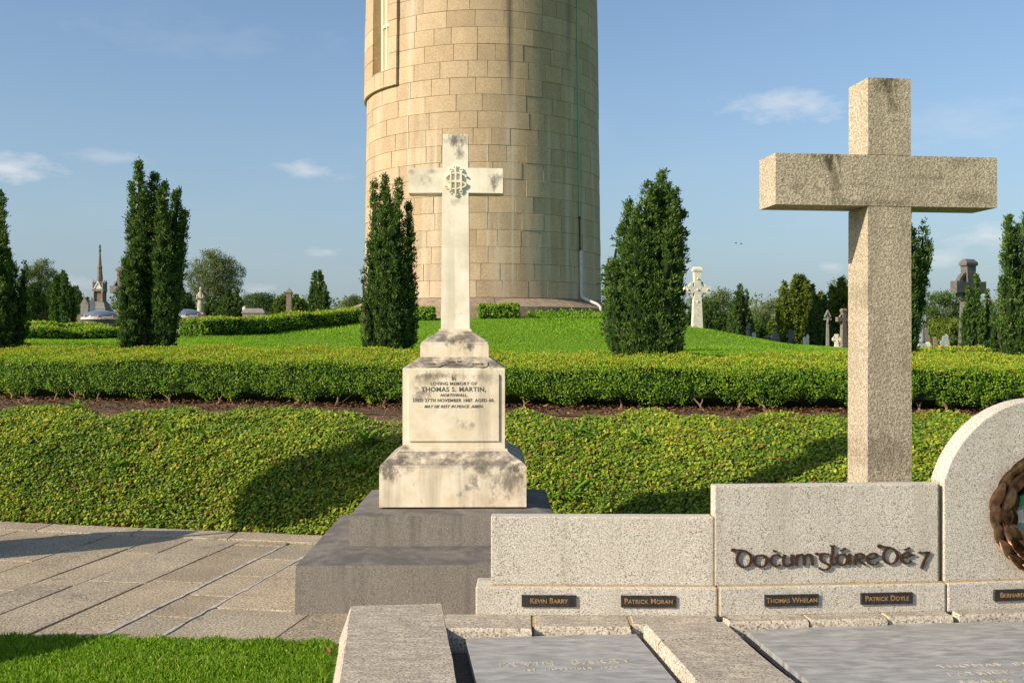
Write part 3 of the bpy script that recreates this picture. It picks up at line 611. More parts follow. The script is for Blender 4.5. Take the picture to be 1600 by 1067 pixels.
plume_tree('irish_yew', 'slender three topped yew in front of the tower left of the marble cross', 13.6,
           [(600, 556, 601, 276, 14), (590, 556, 586, 284, 12), (618, 555, 626, 282, 12), (630, 540, 640, 322, 11), (583, 556, 580, 380, 12), (600, 557, 606, 300, 15), (615, 557, 615, 330, 16), (575, 540, 565, 425, 5), (588, 557, 592, 420, 16), (626, 556, 628, 400, 15), (636, 548, 641, 450, 11), (605, 558, 600, 430, 20), (580, 557, 578, 470, 12), (640, 540, 640, 345, 8)],
           .068, .040, .0145, M_YEW, 1.05, 19, group=YG, dscale=1.2)
plume_tree('irish_yew', 'broad dense dark yew behind the hedge right of the tower', 12.6,
           [(1005, 568, 1037, 268, 20), (1000, 568, 1010, 290, 20), (985, 562, 985, 312, 14), (1030, 568, 1056, 300, 17), (1035, 568, 1066, 330, 13), (975, 560, 960, 410, 17), (990, 566, 978, 345, 18), (1015, 570, 1025, 300, 24), (1040, 568, 1052, 380, 20), (970, 560, 956, 455, 13), (1000, 570, 1000, 400, 26), (1025, 570, 1040, 420, 24), (980, 566, 968, 440, 22), (1045, 565, 1058, 440, 12), (990, 568, 995, 330, 18), (1042, 568, 1044, 290, 12), (1005, 570, 1010, 450, 36), (1035, 568, 1042, 470, 24), (965, 552, 958, 480, 12), (1010, 560, 1030, 310, 30), (1030, 560, 1046, 335, 26), (1000, 560, 1002, 340, 28), (985, 560, 985, 380, 24), (1052, 560, 1060, 370, 14), (1020, 568, 1022, 520, 44), (1040, 560, 1060, 480, 14)],
           .080, .042, .0165, M_YEW, 1.05, 21, group=YG, dscale=.9, outw=.95, taper=4.0)
plume_tree('irish_yew', 'forked yew seen just right of the granite cross shaft', 12.7,
           [(1420, 572, 1426, 360, 14), (1422, 572, 1448, 348, 8), (1428, 540, 1460, 376, 7), (1418, 572, 1440, 385, 10), (1412, 572, 1412, 330, 12), (1430, 520, 1452, 392, 9), (1420, 574, 1424, 430, 14), (1405, 572, 1404, 400, 16)],
           .072, .042, .0155, M_YEW, 1.05, 19, group=YG, dscale=1.5)
plume_tree('irish_yew', 'tall dense yew at the right edge behind the round headed stone', 12.9,
           [(1578, 572, 1576, 340, 11), (1595, 572, 1598, 338, 13), (1570, 570, 1565, 360, 10), (1590, 572, 1588, 355, 13), (1612, 572, 1614, 330, 15), (1566, 568, 1562, 440, 10), (1585, 573, 1580, 430, 18), (1605, 573, 1602, 400, 20), (1630, 572, 1634, 360, 16), (1562, 560, 1556, 480, 8)],
           .072, .042, .0155, M_YEW, 1.05, 19, group=YG, dscale=1.2)
plume_tree('irish_yew', 'dark shaded yew cut by the left edge of the picture', 16.0,
           [(-5, 542, 0, 300, 14), (8, 542, 10, 318, 9), (-20, 542, -12, 330, 18), (16, 542, 16, 390, 9), (26, 530, 29, 410, 6), (5, 543, 6, 400, 20), (20, 541, 24, 450, 13), (-30, 542, -34, 360, 18), (-10, 543, -12, 420, 22)],
           .082, .050, .018, M_YEW, 1.05, 19, group=YG, dscale=1.2)
# ---- far trees
def far_plumes(x0, x1, yb, yt, n_, w, jag=.25):
    out = []
    for i in range(n_):
        f = (i + .5) / n_; x = x0 + (x1 - x0) * f + random.uniform(-1, 1) * w * .4; hh = (yb - yt) * (1 - abs(2 * f - 1) ** 1.7 * .45) * random.uniform(1 - jag, 1.0)
        out.append((x + random.uniform(-2, 2), yb, x, yb - hh, w))
    return out
def column(label, Z, x0, x1, yb, yt, n_, w, mat=None, name='cypress_tree', group='upright conifers beyond the mound', jag=.25, dens=.8, tuft=None):
    k = Z / FPX; tf = tuft or 3.3 * k
    return plume_tree(name, label, Z, far_plumes(x0, x1, yb, yt, n_, w, jag), tf, tf * 1.25, tf * .45, mat or M_CON, dens, 7, trunk=True, group=group, dscale=1.0, spread=.5)
def leafy(name, label, Z, cx, yb, yt, hw, mat=None, lobes=9, leaf=3.0, clus=70, gap=.5, trunkpx=3.0, group='broad crowned trees on the skyline', lean=0, low=.25, flat=1.0, per=42):
    k = Z / FPX; base = P(cx, yb, Z); H = (yb - yt) * k; Wd = hw * k; root = thing(name, base, label, 'tree', group=group); bm = BM(); Vs = []; Ts = []
    b = np.array(base); top = b + (lean * k, 0, H)
    tube(bm, [b, b + (lean * k * .2, 0, H * .3), b + (lean * k * .6, 0, H * .6), b + (lean * k * .8, 0, H * .82)], [trunkpx * k, trunkpx * k * .8, trunkpx * k * .45, trunkpx * k * .2], 7)
    cents = []
    for i in range(lobes):
        a = i * 2.39996; w_ = 1 - 2 * (i + .5) / lobes; hr = math.sqrt(1 - w_ * w_); q_ = random.uniform(.45, .80); v = low + (1 - low) * (.5 + .5 * w_ * q_ * 1.15)
        rad = Wd * hr * q_; c = b + (lean * k * v + rad * math.cos(a), rad * math.sin(a) * .8, H * v - H * .04); cents.append(c)
        m0 = b + (lean * k * v * .6, 0, H * v * .55); tube(bm, [m0, (m0 + c) / 2 + (0, 0, H * .03), c], [trunkpx * k * .35, trunkpx * k * .25, trunkpx * k * .1], 5)
    cents = np.array(cents); N = clus * lobes; ci = RNG.integers(0, lobes, N); rl = Wd * (.30 + 1.4 / lobes)
    u = unit(RNG.normal(size=(N, 3))) * (RNG.random(N) ** .45)[:, None] * np.array((1, 1, .62 * flat)); cc = cents[ci] + u * rl * 1.1
    keep = np.array([mnoise.noise(tuple(p / (rl * .75))) for p in cc]) > (gap - .92); cc = cc[keep]; u = u[keep]
    for _ in range(per // 3):
        c = cc + RNG.normal(0, leaf * k * .9, cc.shape); nn = unit(u + RNG.normal(0, .7, cc.shape) + (0, 0, .4)); d = np.cross(nn, RNG.normal(size=cc.shape))
        Vs.append(rhombs(c, d, nn, leaf * k * RNG.uniform(.6, 1.25, len(c)), leaf * k * RNG.uniform(.4, .8, len(c)))); Ts.append(np.clip(RNG.normal(.5, .2, len(c)) + u[:, 2] * .15, 0, 1))
    poly_field('crown', np.concatenate(Vs), mat or M_DEC, root, np.concatenate(Ts)); ob('trunk', bm, M_BARK, root, world=True, smooth=True)
    return root
leafy('deciduous_tree', 'open crowned leafy tree on the skyline right of the left yew', 62, 335, 505, 385, 50, lobes=30, clus=60, gap=.62, leaf=2.4, lean=3, low=.2)
leafy('deciduous_tree', 'pale loose tree behind dark conifers at the far left', 75, 62, 510, 396, 36, lobes=24, clus=50, gap=.68, leaf=2.2)
leafy('cedar_tree', 'flat topped dark cedar low on the skyline left of the obelisk', 80, 405, 505, 452, 36, mat=M_CON, lobes=10, flat=.5, leaf=2.2)
leafy('distant_tree', 'small hazy tree touching the skyline at the left edge of the tower', 110, 552, 500, 457, 18, lobes=8, leaf=2.0)
plume_tree('conifer_tree', 'dark conifer between the tower and the broad right yew', 24, [(962, 540, 962, 372, 12), (955, 540, 950, 405, 10), (970, 540, 974, 385, 11), (960, 540, 946, 430, 9), (965, 540, 960, 420, 16), (978, 540, 980, 400, 10)], .16, .12, .04, M_CON, .8, 12, group='upright conifers beyond the mound', loose=.8, up=.4, outw=1.1)
leafy('distant_tree', 'pale rounded tree behind the white Celtic cross', 90, 1118, 535, 448, 40, lobes=14, leaf=2.4, gap=.45)
leafy('deciduous_tree', 'sparse branchy tree seen above the broad old yew', 70, 1200, 545, 456, 26, lobes=12, clus=30, gap=.8, leaf=2.2)
leafy('distant_tree', 'brownish bush between the cypress pair and the broad old yew', 66, 1182, 545, 474, 28, mat=M_DEC, lobes=12, leaf=2.4, gap=.3, low=.1)
plume_tree('yew_tree', 'broad dark old yew with shaggy crown beside the granite cross', 52, [(1243 + .35 * (x_ - 1243), 560, x_, yt_, 9) for x_, yt_ in zip(range(1204, 1290, 5), (505, 486, 468, 452, 458, 440, 446, 432, 440, 431, 441, 436, 450, 446, 462, 458, 480, 500))] + [(1243 + .6 * (x_ - 1243), 560, x_, yt_, 11) for x_, yt_ in ((1210, 520), (1225, 495), (1240, 480), (1255, 490), (1270, 500), (1282, 520))], .13, .15, .055, M_YCON, .9, 9, group='upright conifers beyond the mound', loose=.8, up=.55, outw=1.1, spread=.6)
plume_tree('conifer_tree', 'golden green conifer just left of the granite cross shaft', 46, [(1310 + .4 * (x_ - 1310), 560, x_, yt_, 9) for x_, yt_ in zip(range(1292, 1336, 5), (490, 462, 446, 452, 436, 444, 448, 462, 480))] + [(1305, 560, 1300, 490, 12), (1315, 560, 1318, 480, 12)], .13, .15, .055, M_YCON, .9, 9, group='upright conifers beyond the mound', loose=.8, up=.55, outw=1.1, spread=.6)
leafy('deciduous_tree', 'thin bare topped tree peeping left of the granite cross shaft', 55, 1314, 540, 418, 22, lobes=9, clus=26, gap=.85, leaf=2.6)
leafy('pine_tree', 'flat crowned pine in the gap right of the granite cross', 85, 1462, 560, 446, 52, mat=M_CON, lobes=15, flat=.55, leaf=2.6, gap=.4, low=.35)
leafy('yew_bush', 'rounded bushy yew low in the gap right of the granite cross', 60, 1480, 565, 488, 36, mat=M_YCON, lobes=14, leaf=3.0, gap=.25, low=.05)
leafy('brown_tree', 'brownish tree behind the grey statue column', 66, 1440, 565, 482, 26, lobes=12, leaf=2.6, gap=.3, low=.05)
column('yew with several tips standing left of the spire monument', 42, 82, 112, 505, 406, 9, 6, M_YEW, jag=.35)
column('wide dark conifer mass at the left edge under the pale tree', 58, 30, 140, 505, 440, 22, 8, jag=.12)
column('dark rounded conifer right of the tall left yew', 50, 256, 296, 500, 436, 9, 8, jag=.12)
column('pointed small conifer under the open crowned tree', 52, 346, 378, 500, 440, 7, 6, jag=.3)
column('low row of conifers right of the open crowned tree', 60, 318, 352, 500, 462, 7, 7, jag=.2)
column('broad hedge like conifer behind the obelisk', 62, 425, 482, 502, 456, 13, 7, M_YCON, jag=.15)
column('narrow dark cypress with a side spur left of the tower', 50, 482, 514, 500, 415, 7, 6, jag=.3)
column('tall feathery conifer row behind the white Celtic cross', 58, 1064, 1140, 545, 462, 16, 7, jag=.15)
column('dark cypress with two peaks right of the white Celtic cross', 50, 1138, 1174, 545, 442, 8, 7, jag=.28)
column('drooping conifer behind the little headstones', 56, 1172, 1212, 550, 490, 8, 6, jag=.2)
column('dark narrow cypress between the broad old yew and the golden conifer', 44, 1264, 1298, 555, 448, 8, 7, jag=.25)
column('slim twin topped yew half hiding the tall grey Celtic cross', 27, 1506, 1534, 552, 425, 6, 6, M_YEW, jag=.25)
column('pointed yew beside the slim twin topped yew', 27.5, 1533, 1546, 552, 448, 3, 5, M_YEW, jag=.2)
column('hedge of conifers far right behind the carved stones', 70, 1520, 1620, 560, 488, 14, 9, jag=.15)
def treeline():
    Vs = []; Ts = []
    for Z, lo, hi, n_ in ((170, 482, 470, 24000), (220, 476, 462, 16000)):
        k = Z / FPX; x = RNG.uniform(-300, 1900, n_); h = 12 + 9 * np.array([mnoise.noise((a / 45, Z, 0)) for a in x]) + 5 * np.array([mnoise.noise((a / 13, Z, 4)) for a in x])
        y = 548 - (548 - (lo - h)) * RNG.random(n_) ** .7; c = np.stack([(x - 800) * k, np.full(n_, Z) + RNG.uniform(-4, 4, n_), EYE + (533.5 - y) * k], -1)
        nn = unit(RNG.normal(0, .7, (n_, 3)) + (0, -.7, .6)); Vs.append(rhombs(c, np.cross(nn, RNG.normal(size=(n_, 3))), nn, k * RNG.uniform(3, 6, n_), k * RNG.uniform(2, 4, n_))); Ts.append(RNG.beta(2, 2.5, n_))
    tag(poly_field('distant_woods', np.concatenate(Vs), M_DEC, tint=np.concatenate(Ts)), kind='stuff')
treeline()

# ------------------------------------------------------------------ round tower
TX, TY = TC
def trad(z): return 4.03 - .0125 * (z - 2.9)
tower = thing('round_tower', (TX, TY, 2.2), 'huge round granite tower of coursed blocks on a sloping plinth', 'tower')
ZB = 2.94; CH = .517
def tp(phi, r, z): return (TX + r * math.sin(phi), TY - r * math.cos(phi), z)   # phi 0 faces the camera, positive to the right
def cblock(bm, p0, p1, z0, z1, add=0.0, depth=.30, ch=.006, g=.004, ns=5):
    gp = g / 4.0; p0 += gp; p1 -= gp; z0 += g; z1 -= g; cp = ch / 4.0
    phis = [p0 + (p1 - p0) * i / ns for i in range(ns + 1)]; rows = []
    for zz, dr, zi in ((z0, -depth, 0), (z0, -ch, 0), (z0 + ch, 0, 1), (z1 - ch, 0, 1), (z1, -ch, 0), (z1, -depth, 0)):
        rows.append([tp(min(max(a, p0 + cp), p1 - cp) if zi else a, trad(zz) + add + dr, zz) for a in phis])
    vs = [[bm.verts.new(q) for q in r] for r in rows]
    for i in range(len(vs) - 1):
        if i == 2:                       # the dressed face: its own vertices, shaded smooth round the drum
            o2 = [[bm.verts.new(q) for q in rows[r]] for r in (2, 3)]
            for j in range(ns): bm.faces.new((o2[0][j], o2[0][j + 1], o2[1][j + 1], o2[1][j])).smooth = True
            continue
        for j in range(ns): bm.faces.new((vs[i][j], vs[i][j + 1], vs[i + 1][j + 1], vs[i + 1][j]))
    for j in (0, ns):
        bm.faces.new([vs[i][j] for i in range(len(vs))])
BAY0, BAY1 = R(-100), R(-40.8); OP0, OP1 = R(-61), R(-46.6); ZSILL = 9.66; ZOP = 10.22
bm = BM(); nph = 96
for iz in range(60):
    z0, z1 = ZB - .1 + iz * .2, ZB - .1 + (iz + 1) * .2
    if z0 > 13.4: break
    for i in range(nph):
        a0, a1 = -PI + 2 * PI * i / nph, -PI + 2 * PI * (i + 1) / nph
        if a1 > OP0 and a0 < OP1 and z1 > ZOP: continue
        f = [bm.verts.new(tp(a, trad(z) - .013, z)) for a, z in ((a0, z0), (a1, z0), (a1, z1), (a0, z1))]; bm.faces.new(f)
bmesh.ops.remove_doubles(bm, verts=bm.verts, dist=1e-4)
ob('core', bm, M_TMORT, tower, world=True)
rest = BM(); blocks = []
def intervals(lo, hi):
    out = []; a = lo
    while a < hi - .06:
        w = random.uniform(.13, .27); b = a + w
        if hi - b < .09: b = hi
        out.append((a, b)); a = b
    return out
for c in range(20):
    z0 = ZB + c * CH; z1 = z0 + CH
    if z0 >= ZSILL - .1:                                     # courses beside the window bay
        ivs = [(a, b, 0) for a, b in intervals(BAY1, R(180))] + [(a, b, 0) for a, b in intervals(R(-180), BAY0)]
        if z0 < ZOP - .2: ivs += [(a, b, .10) for a, b in intervals(BAY0, BAY1)]
        else: ivs += [(BAY0, OP0, .10), (OP1, BAY1, .10)]
    else: ivs = [(a, b, 0) for a, b in intervals(R(-180) + random.uniform(0, .15), R(180))]
    for a, b, add in ivs:
        m = (a + b) / 2; blocks.append((math.cos(m) * (b - a) if (z0 < 12.05 and abs(m) < R(88)) else -1, a, b, z0, z1, add + random.uniform(-.006, .008)))
blocks.sort(key=lambda q: -q[0]); MAXB = 292
for i, (v, a, b, z0, z1, add) in enumerate(blocks):
    if v > 0.012 and i < MAXB:
        bm = BM(); cblock(bm, a, b, z0, z1, add); ob('stone_block', bm, M_TOWER, tower, world=True)
    else: cblock(rest, a, b, z0, z1, add, ns=3)
ob('outer_masonry', rest, M_TOWER, tower, world=True)['kind'] = 'stuff'
# window in the bay
bm = BM()
for s, pa, pb in ((0, OP0, OP0 - R(2)), (1, OP1, OP1 + R(2))):
    f = [tp(a, r, z) for a, r, z in ((pa, trad(12) + .06, ZOP), (pa, trad(12) - .5, ZOP), (pa, trad(12) - .5, 13.4), (pa, trad(12) + .06, 13.4))]; bb = [tp(pb, r, z) for r, z in ((trad(12) + .06, ZOP), (trad(12) - .5, ZOP), (trad(12) - .5, 13.4), (trad(12) + .06, 13.4))]
    skin(bm, [f, bb])
ob('window_jamb', bm, M_TOWER, tower, world=True)
bm = BM(); skin(bm, [[tp(OP0 + (OP1 - OP0) * i / 4, trad(10) + .07, ZOP - .02), tp(OP0 + (OP1 - OP0) * i / 4, trad(10) - .5, ZOP - .02), tp(OP0 + (OP1 - OP0) * i / 4, trad(10) - .5, ZOP + .004), tp(OP0 + (OP1 - OP0) * i / 4, trad(10) + .07, ZOP + .004)] for i in range(5)])
ob('window_sill', bm, M_TOWER, tower, world=True)
win = None
bm = BM(); rr = trad(11) - .27
def wbar(a0, a1, z0, z1, r0, r1): skin(bm, [[tp(a, r0, z0), tp(a, r1, z0), tp(a, r1, z1), tp(a, r0, z1)] for a in (a0, a1)])
wbar(OP1 - R(1.8), OP1 - R(.01), ZOP + .005, 13.3, rr - .02, rr + .05); wbar(OP0, OP0 + R(2), ZOP + .005, 13.3, rr, rr + .08)
wbar(OP0 + R(2), OP1 - R(1.8), ZOP + .005, ZOP + .12, rr, rr + .08); wbar(R(-55.6), R(-55.0), ZOP + .12, 13.3, rr, rr + .06); wbar(OP0 + R(2), OP1 - R(1.8), 11.75, 11.83, rr, rr + .07)
wf = ob('window', bm, M_CREAM, tower, world=True)
bm = BM(); wbar(OP0, OP1, ZOP + .006, 13.3, rr - .02, rr + .01); g_ = ob('pane', bm, M_CREAM, wf); 
g_.matrix_parent_inverse = Matrix.Translation(-tower.location); g_.matrix_parent_inverse = Matrix.Identity(4)
# plinth
def ring_piece(name, a0, a1, prof, m, ns=4):
    bm = BM(); skin(bm, [[tp(a0 + (a1 - a0) * i / ns, r, z) for r, z in prof] for i in range(ns + 1)]); return ob(name, bm, m, tower, world=True, bevel=.012, seg=1)
M_PLIN = stone('plinth granite', [(.18, .14, .10), (.28, .215, .15), (.36, .29, .21)], 14, None, .25, .35, .85, rnd=.25, dist=.02, blotch=((.15, .125, .10), 2.4, .52))
na = 22
for i in range(na):
    a0 = -PI + 2 * PI * i / na + .11; a1 = -PI + 2 * PI * (i + 1) / na + .11
    ring_piece('plinth_stone', a0 + .0022, a1 - .0022, [(4.66, 1.95), (4.66, 2.655), (4.63, 2.67), (3.98, 2.945), (3.7, 2.945), (3.7, 1.95)], M_PLIN)
lathe_c = BM(); lathe(lathe_c, [(4.63, 1.9), (4.63, 2.64), (3.9, 2.92)], TX, TY, 64); ob('plinth_core', lathe_c, M_TMORT, tower, world=True)
# lightning conductor and drain pipe
cphi = math.asin((897 - 755) / 181.5) - .0
def cpath(zs, r, dphi=0): return [tp(cphi + dphi, trad(z) + r, z) for z in zs]
con = BM(); tube(con, cpath([13.3, 10, 7, 5.55], .02), .023, 6); ob('copper_cable', con, M_COPPER, tower, world=True)
con = BM(); tube(con, cpath([5.55, 4.55], .03), .024, 6); 
for z in (5.55, 4.55): lathe(con, [(.045, z - .03), (.045, z + .03)], *tp(cphi, trad(z) + .03, z)[:2], 8)
ob('black_cable_guard', con, M_BLACK, tower, world=True)
con = BM(); zr = lambda r: 2.945 + (4.0 - r) * .43
tube(con, cpath([4.5, 3.8, 3.05], .06) + [tp(cphi, 4.15, 2.98), tp(cphi + .035, 4.58, 2.79), tp(cphi + .04, 4.70, 2.70), tp(cphi + .04, 4.72, 2.2)], .052, 8)
pp = ob('drain_pipe', con, M_PIPE, tower, world=True, smooth=True)
for z, r in ((4.42, .06), (3.85, .06), (3.25, .06)):
    con = BM(); q = tp(cphi, trad(z) + r, z); lathe(con, [(.064, z - .025), (.064, z + .025)], q[0], q[1], 10); box(con, q[0] - .09, q[0] + .09, q[1] + .01, q[1] + .03, z - .018, z + .018); ob('pipe_bracket', con, M_PIPE, tower, world=True)
# chimney-like stains: a dark damp run down one side
# weeds at the plinth foot
def foot_weeds():
    N = 5200; a = R(18) + (R(62) - R(18)) * RNG.random(N); r = 4.75 + .55 * RNG.random(N) ** 1.4; x = TX + r * np.sin(a); y = TY - r * np.cos(a)
    h = .28 * (1 - (r - 4.75) / .6) * (.6 + .5 * np.sin(a * 37) ** 2) * RNG.random(N)
    c = np.stack([x, y, mound(x, y) + h], -1); nn = unit(RNG.normal(0, .7, (N, 3)) + (0, -.5, .6))
    tag(poly_field('weeds', rhombs(c, np.cross(nn, RNG.normal(size=(N, 3))) + (0, 0, .5), nn, RNG.uniform(.06, .12, N), RNG.uniform(.02, .05, N)), M_LAWN, tint=np.where(RNG.random(N) < .03, 1, RNG.beta(2, 2, N))), kind='stuff')
foot_weeds()

# ------------------------------------------------------------------ marble cross monument
mz = thing('marble_cross_monument', (-.385, 7.0, 0), 'weathered cream marble cross on an inscribed pedestal with dark stone steps', 'monument', rz=R(.8))
def part(name, bm, m, bev=.006, seg=2, smooth=False): return ob(name, bm, m, mz, bevel=bev, seg=seg, smooth=smooth)
def sq2(hx, y0, y1, z): return ((-hx, y0), (hx, y1), z)
bm = BM(); loft(bm, [sq2(.90, -.83, 1.00, -.05), sq2(.895, -.825, .995, .285), sq2(.66, -.42, .80, .315)]); rough(bm, .006, 2); part('lower_step', bm, M_LIME, .012)
bm = BM(); loft(bm, [sq2(.645, -.395, .785, .313), sq2(.643, -.39, .783, .502), sq2(.485, -.09, .60, .532)]); part('upper_step', bm, M_LIME, .010)
def og(h0, z0, h1, z1, n_=8):            # ogee from (h0,z0) to (h1,z1)
    return [(h0 + (h1 - h0) * (.5 - .5 * math.cos(PI * s)), z0 + (z1 - z0) * s) for s in np.linspace(0, 1, n_)]
CY = .255                                 # depth of the pedestal centre behind y = 0 front planes
def stack(prof, cy=CY): bm = BM(); loft(bm, [sq(h, h, z, 0, cy) for h, z in prof]); return bm
bm = stack([(.475, .531), (.475, .775)] + og(.475, .785, .350, .895)); part('pedestal_base', bm, M_MARB, .004)
CD = CY + .0
bm = stack([(.337, .893), (.337, 1.415), (.335, 1.425), (.228, 1.497)]); part('die', bm, M_MARB, .004)
FD = CD - .337                            # front plane of the die
bm = BM(); zz0, zz1 = .945, 1.385; box(bm, -.297, .297, FD - .010, FD + .02, zz0, zz1); pan = part('inscription_panel', bm, M_MARB, .003)
def mtext(s, size, z, x=0, **kw): return text_obj('lettering', s, size, M_LEAD, pan, Matrix.Translation((x, FD - .0105, z)) @ FACE, ext=.0008, **kw)
mtext('In', .040, 1.357, bold=.0008)
mtext('LOVING MEMORY OF', .0285, 1.322, bold=.0007, space=1.15)
mtext('THOMAS S. MARTIN,', .042, 1.284, bold=.0010, space=1.12)
mtext('NORTHWALL,', .026, 1.246, bold=.0007, shear=.3, space=1.1)
mtext('DIED 27TH NOVEMBER 1887. AGED 60.', .0285, 1.212, bold=.0008, space=1.10)
mtext('MAY HE REST IN PEACE. AMEN.', .026, 1.172, bold=.0007, shear=.3, space=1.08)
# scroll on the shoulder
SL = math.atan2(.107, .072)              # slope of the shoulder
bn = BM(); 
def shoulder(x, v): return (x, CD - .335 + v * .107 - .010, 1.425 + v * .072 + .006)
def vline(x): return .30 + .20 * sstep(.10, .06, abs(x)) + .05 * math.sin(abs(x) * 60)
xs_ = list(np.linspace(-.225, .225, 46)); rings = []
for x in xs_:
    v = float(vline(x)); hw_ = .20 - (.06 if abs(abs(x) - .085) < .012 else 0); notch = .10 if abs(x) > .215 else 0
    a = shoulder(x, v - hw_ + notch); b = shoulder(x, v + hw_ - notch * .2); lift = .004 + .004 * math.sin(x * 45)
    rings.append([(a[0], a[1] + .004 - lift, a[2] - .004), (b[0], b[1] + .004 - lift, b[2] - .004), (b[0], b[1] + .014, b[2] - .012), (a[0], a[1] + .014, a[2] - .012)])
skin(bn, rings)
ban = ob('scroll', bn, M_MARB, mz)
for s, x, v in (('THY', -.150, .38), ('WILL BE', 0.0, .58), ('DONE', .155, .38)):
    q = shoulder(x, v - .08); text_obj('lettering', s, .027, M_LEAD, ban, Matrix.Translation((q[0], q[1] - .005, q[2] - .001)) @ Matrix.Rotation(math.atan2(.072, .107), 4, 'X'), ext=.0008, bold=.0008)
bm = stack([(.229, 1.496), (.229, 1.575)] + og(.226, 1.582, .108, 1.685)); part('cross_foot', bm, M_MARB, .004)
# latin cross: one outline with bevelled edges
bm = BM(); o_ = [(-.098, 1.684), (.098, 1.684), (.090, 2.615), (.325, 2.612), (.325, 2.782), (.088, 2.785), (.086, 3.015), (-.086, 3.015), (-.088, 2.785), (-.320, 2.782), (-.320, 2.612), (-.090, 2.615)]
prism(bm, o_, CY - .085, CY + .085); part('cross', bm, M_MARB2, .006)
mono = BM(); fy = CY - .085; s_ = 1 / 4.85 * 7.1 / FPX; mx = lambda a, b: ((a - 455) * s_, 2.695 - (b - 405) * s_)
for i, (pts, w) in enumerate([([(420, 330), (420, 480)], 15), ([(500, 330), (500, 480)], 15), ([(418, 405), (502, 405)], 14), ([(457, 292), (457, 516)], 16), ([(540, 378), (520, 358), (470, 345), (410, 355), (382, 385), (398, 408), (455, 412), (512, 415), (536, 432), (512, 455), (440, 465), (385, 460), (372, 440)], 14),
                          ([(405, 330), (435, 330)], 14), ([(485, 330), (515, 330)], 14), ([(405, 480), (435, 480)], 14), ([(485, 480), (515, 480)], 14), ([(438, 300), (457, 288), (476, 300)], 12), ([(438, 508), (457, 520), (476, 508)], 12), ([(408, 318), (420, 308), (432, 318)], 10), ([(488, 318), (500, 308), (512, 318)], 10), ([(408, 492), (420, 502), (432, 492)], 10), ([(488, 492), (500, 502), (512, 492)], 10)]):
    nib(mono, [mx(*p) for p in pts], fy - .016 + i * .0004, fy + .004, w * s_ * .80, w * s_ * .70)
ob('monogram', mono, M_MARB2, mz)

# ------------------------------------------------------------------ memorial wall
ZK = .18
wall = thing('memorial_wall', (1.07, 5.45, ZK), 'low pale granite memorial wall with bronze Gaelic lettering and name plaques', 'wall')
def frame_at(x, y, rz): return Matrix.Translation((x, y, 0)) @ Matrix.Rotation(rz, 4, 'Z')
J = Vector((1.072, 5.45)); F1 = frame_at(J.x, J.y, R(-1.0)); F2 = frame_at(J.x, J.y, R(4.5)); 
J2 = (F2 @ Vector((1.232, 0, 0))).xy; F3 = frame_at(J2.x, J2.y, R(7.5))
def wpart(name, bm, m, F, par=None, bev=0, seg=2):
    bmesh.ops.transform(bm, matrix=F, verts=bm.verts); o = ob(name, bm, m, par or wall, world=par is None, bevel=bev, seg=seg)
    return o
bm = BM(); box(bm, -1.262, -.006, 0, .22, ZK - .01, .322); wpart('base_stone', bm, M_GRAN, F1, bev=.009)
bm = BM(); box(bm, .006, 1.224, 0, .22, ZK - .01, .322); wpart('base_stone', bm, M_GRAN, F2, bev=.009)
bm = BM(); box(bm, .004, 1.22, 0, .22, ZK - .01, .322); wpart('base_stone', bm, M_GRAN, F3, bev=.009)
bm = BM(); box(bm, -1.183, -.018, .03, .13, .325, .684); wpart('panel', bm, M_GRAN, F1, bev=.007)
bm = BM(); box(bm, -.010, 1.200, .03, .12, .325, .846); wpart('panel', bm, M_GRAN, F2, bev=.007)
rd = .600; cxd, czd = .575, .690                       # round headed stone
ol = [(cxd + .575, .325), (cxd + .575, czd + .15)]; a0 = math.acos(.575 / rd)
ol += [(cxd + rd * math.cos(a), czd + rd * math.sin(a)) for a in np.linspace(math.asin((.15) / rd) + .02, PI - math.asin(.15 / rd) - .02, 48)]
ol += [(cxd - .575, czd + .15), (cxd - .575, .325)]
bm = BM(); prism(bm, ol, .03, .165); wpart('round_headed_panel', bm, M_GRAN, F3, bev=.006)
for F, a in ((F1, (-1.180, -.012, .022, .12, .319, .327)), (F2, (.004, 1.222, .022, .12, .319, .327)), (F3, (.004, 1.215, .022, .12, .319, .327)), (F2, (-.022, -.008, .036, .11, .33, .684)), (F2, (1.1985, 1.2085, .038, .11, .33, .842)), (F2, (-.010, .010, .006, .10, ZK, .319)), (F2, (1.222, 1.230, .006, .1, ZK, .319))):
    bm = BM(); box(bm, *a); wpart('mortar_joint', bm, M_MORT, F)
# plaques (positions along each base stone)
def plaque(F, x0, x1, s):
    bm = BM(); box(bm, x0, x1, -.012, .004, .222, .282); p = wpart('name_plaque', bm, M_PLAQ, F, bev=.002, seg=1)
    inv = Matrix.Translation(-wall.location)
    text_obj('lettering', s, .038, M_GOLD, p, F @ Matrix.Translation(((x0 + x1) / 2, -.0125, .253)) @ FACE, ext=.0012, bold=.0006, caps=True, space=1.02)
def px_u(F, px):                          # where a pixel column meets the base face, along the stone
    o = F.translation; d = F.to_3x3() @ Vector((1, 0, 0)); k = (px - 800) / FPX
    return (k * o.y - o.x) / (d.x - k * d.y)
for F, a, b, s in ((F1, 815, 900, 'Kevin Barry'), (F1, 970, 1056, 'Patrick Moran'), (F2, 1194, 1278, 'Thomas Whelan'), (F2, 1344, 1425, 'Patrick Doyle'), (F3, 1552, 1633, 'Bernard Ryan')):
    plaque(F, px_u(F, a), px_u(F, b), s)
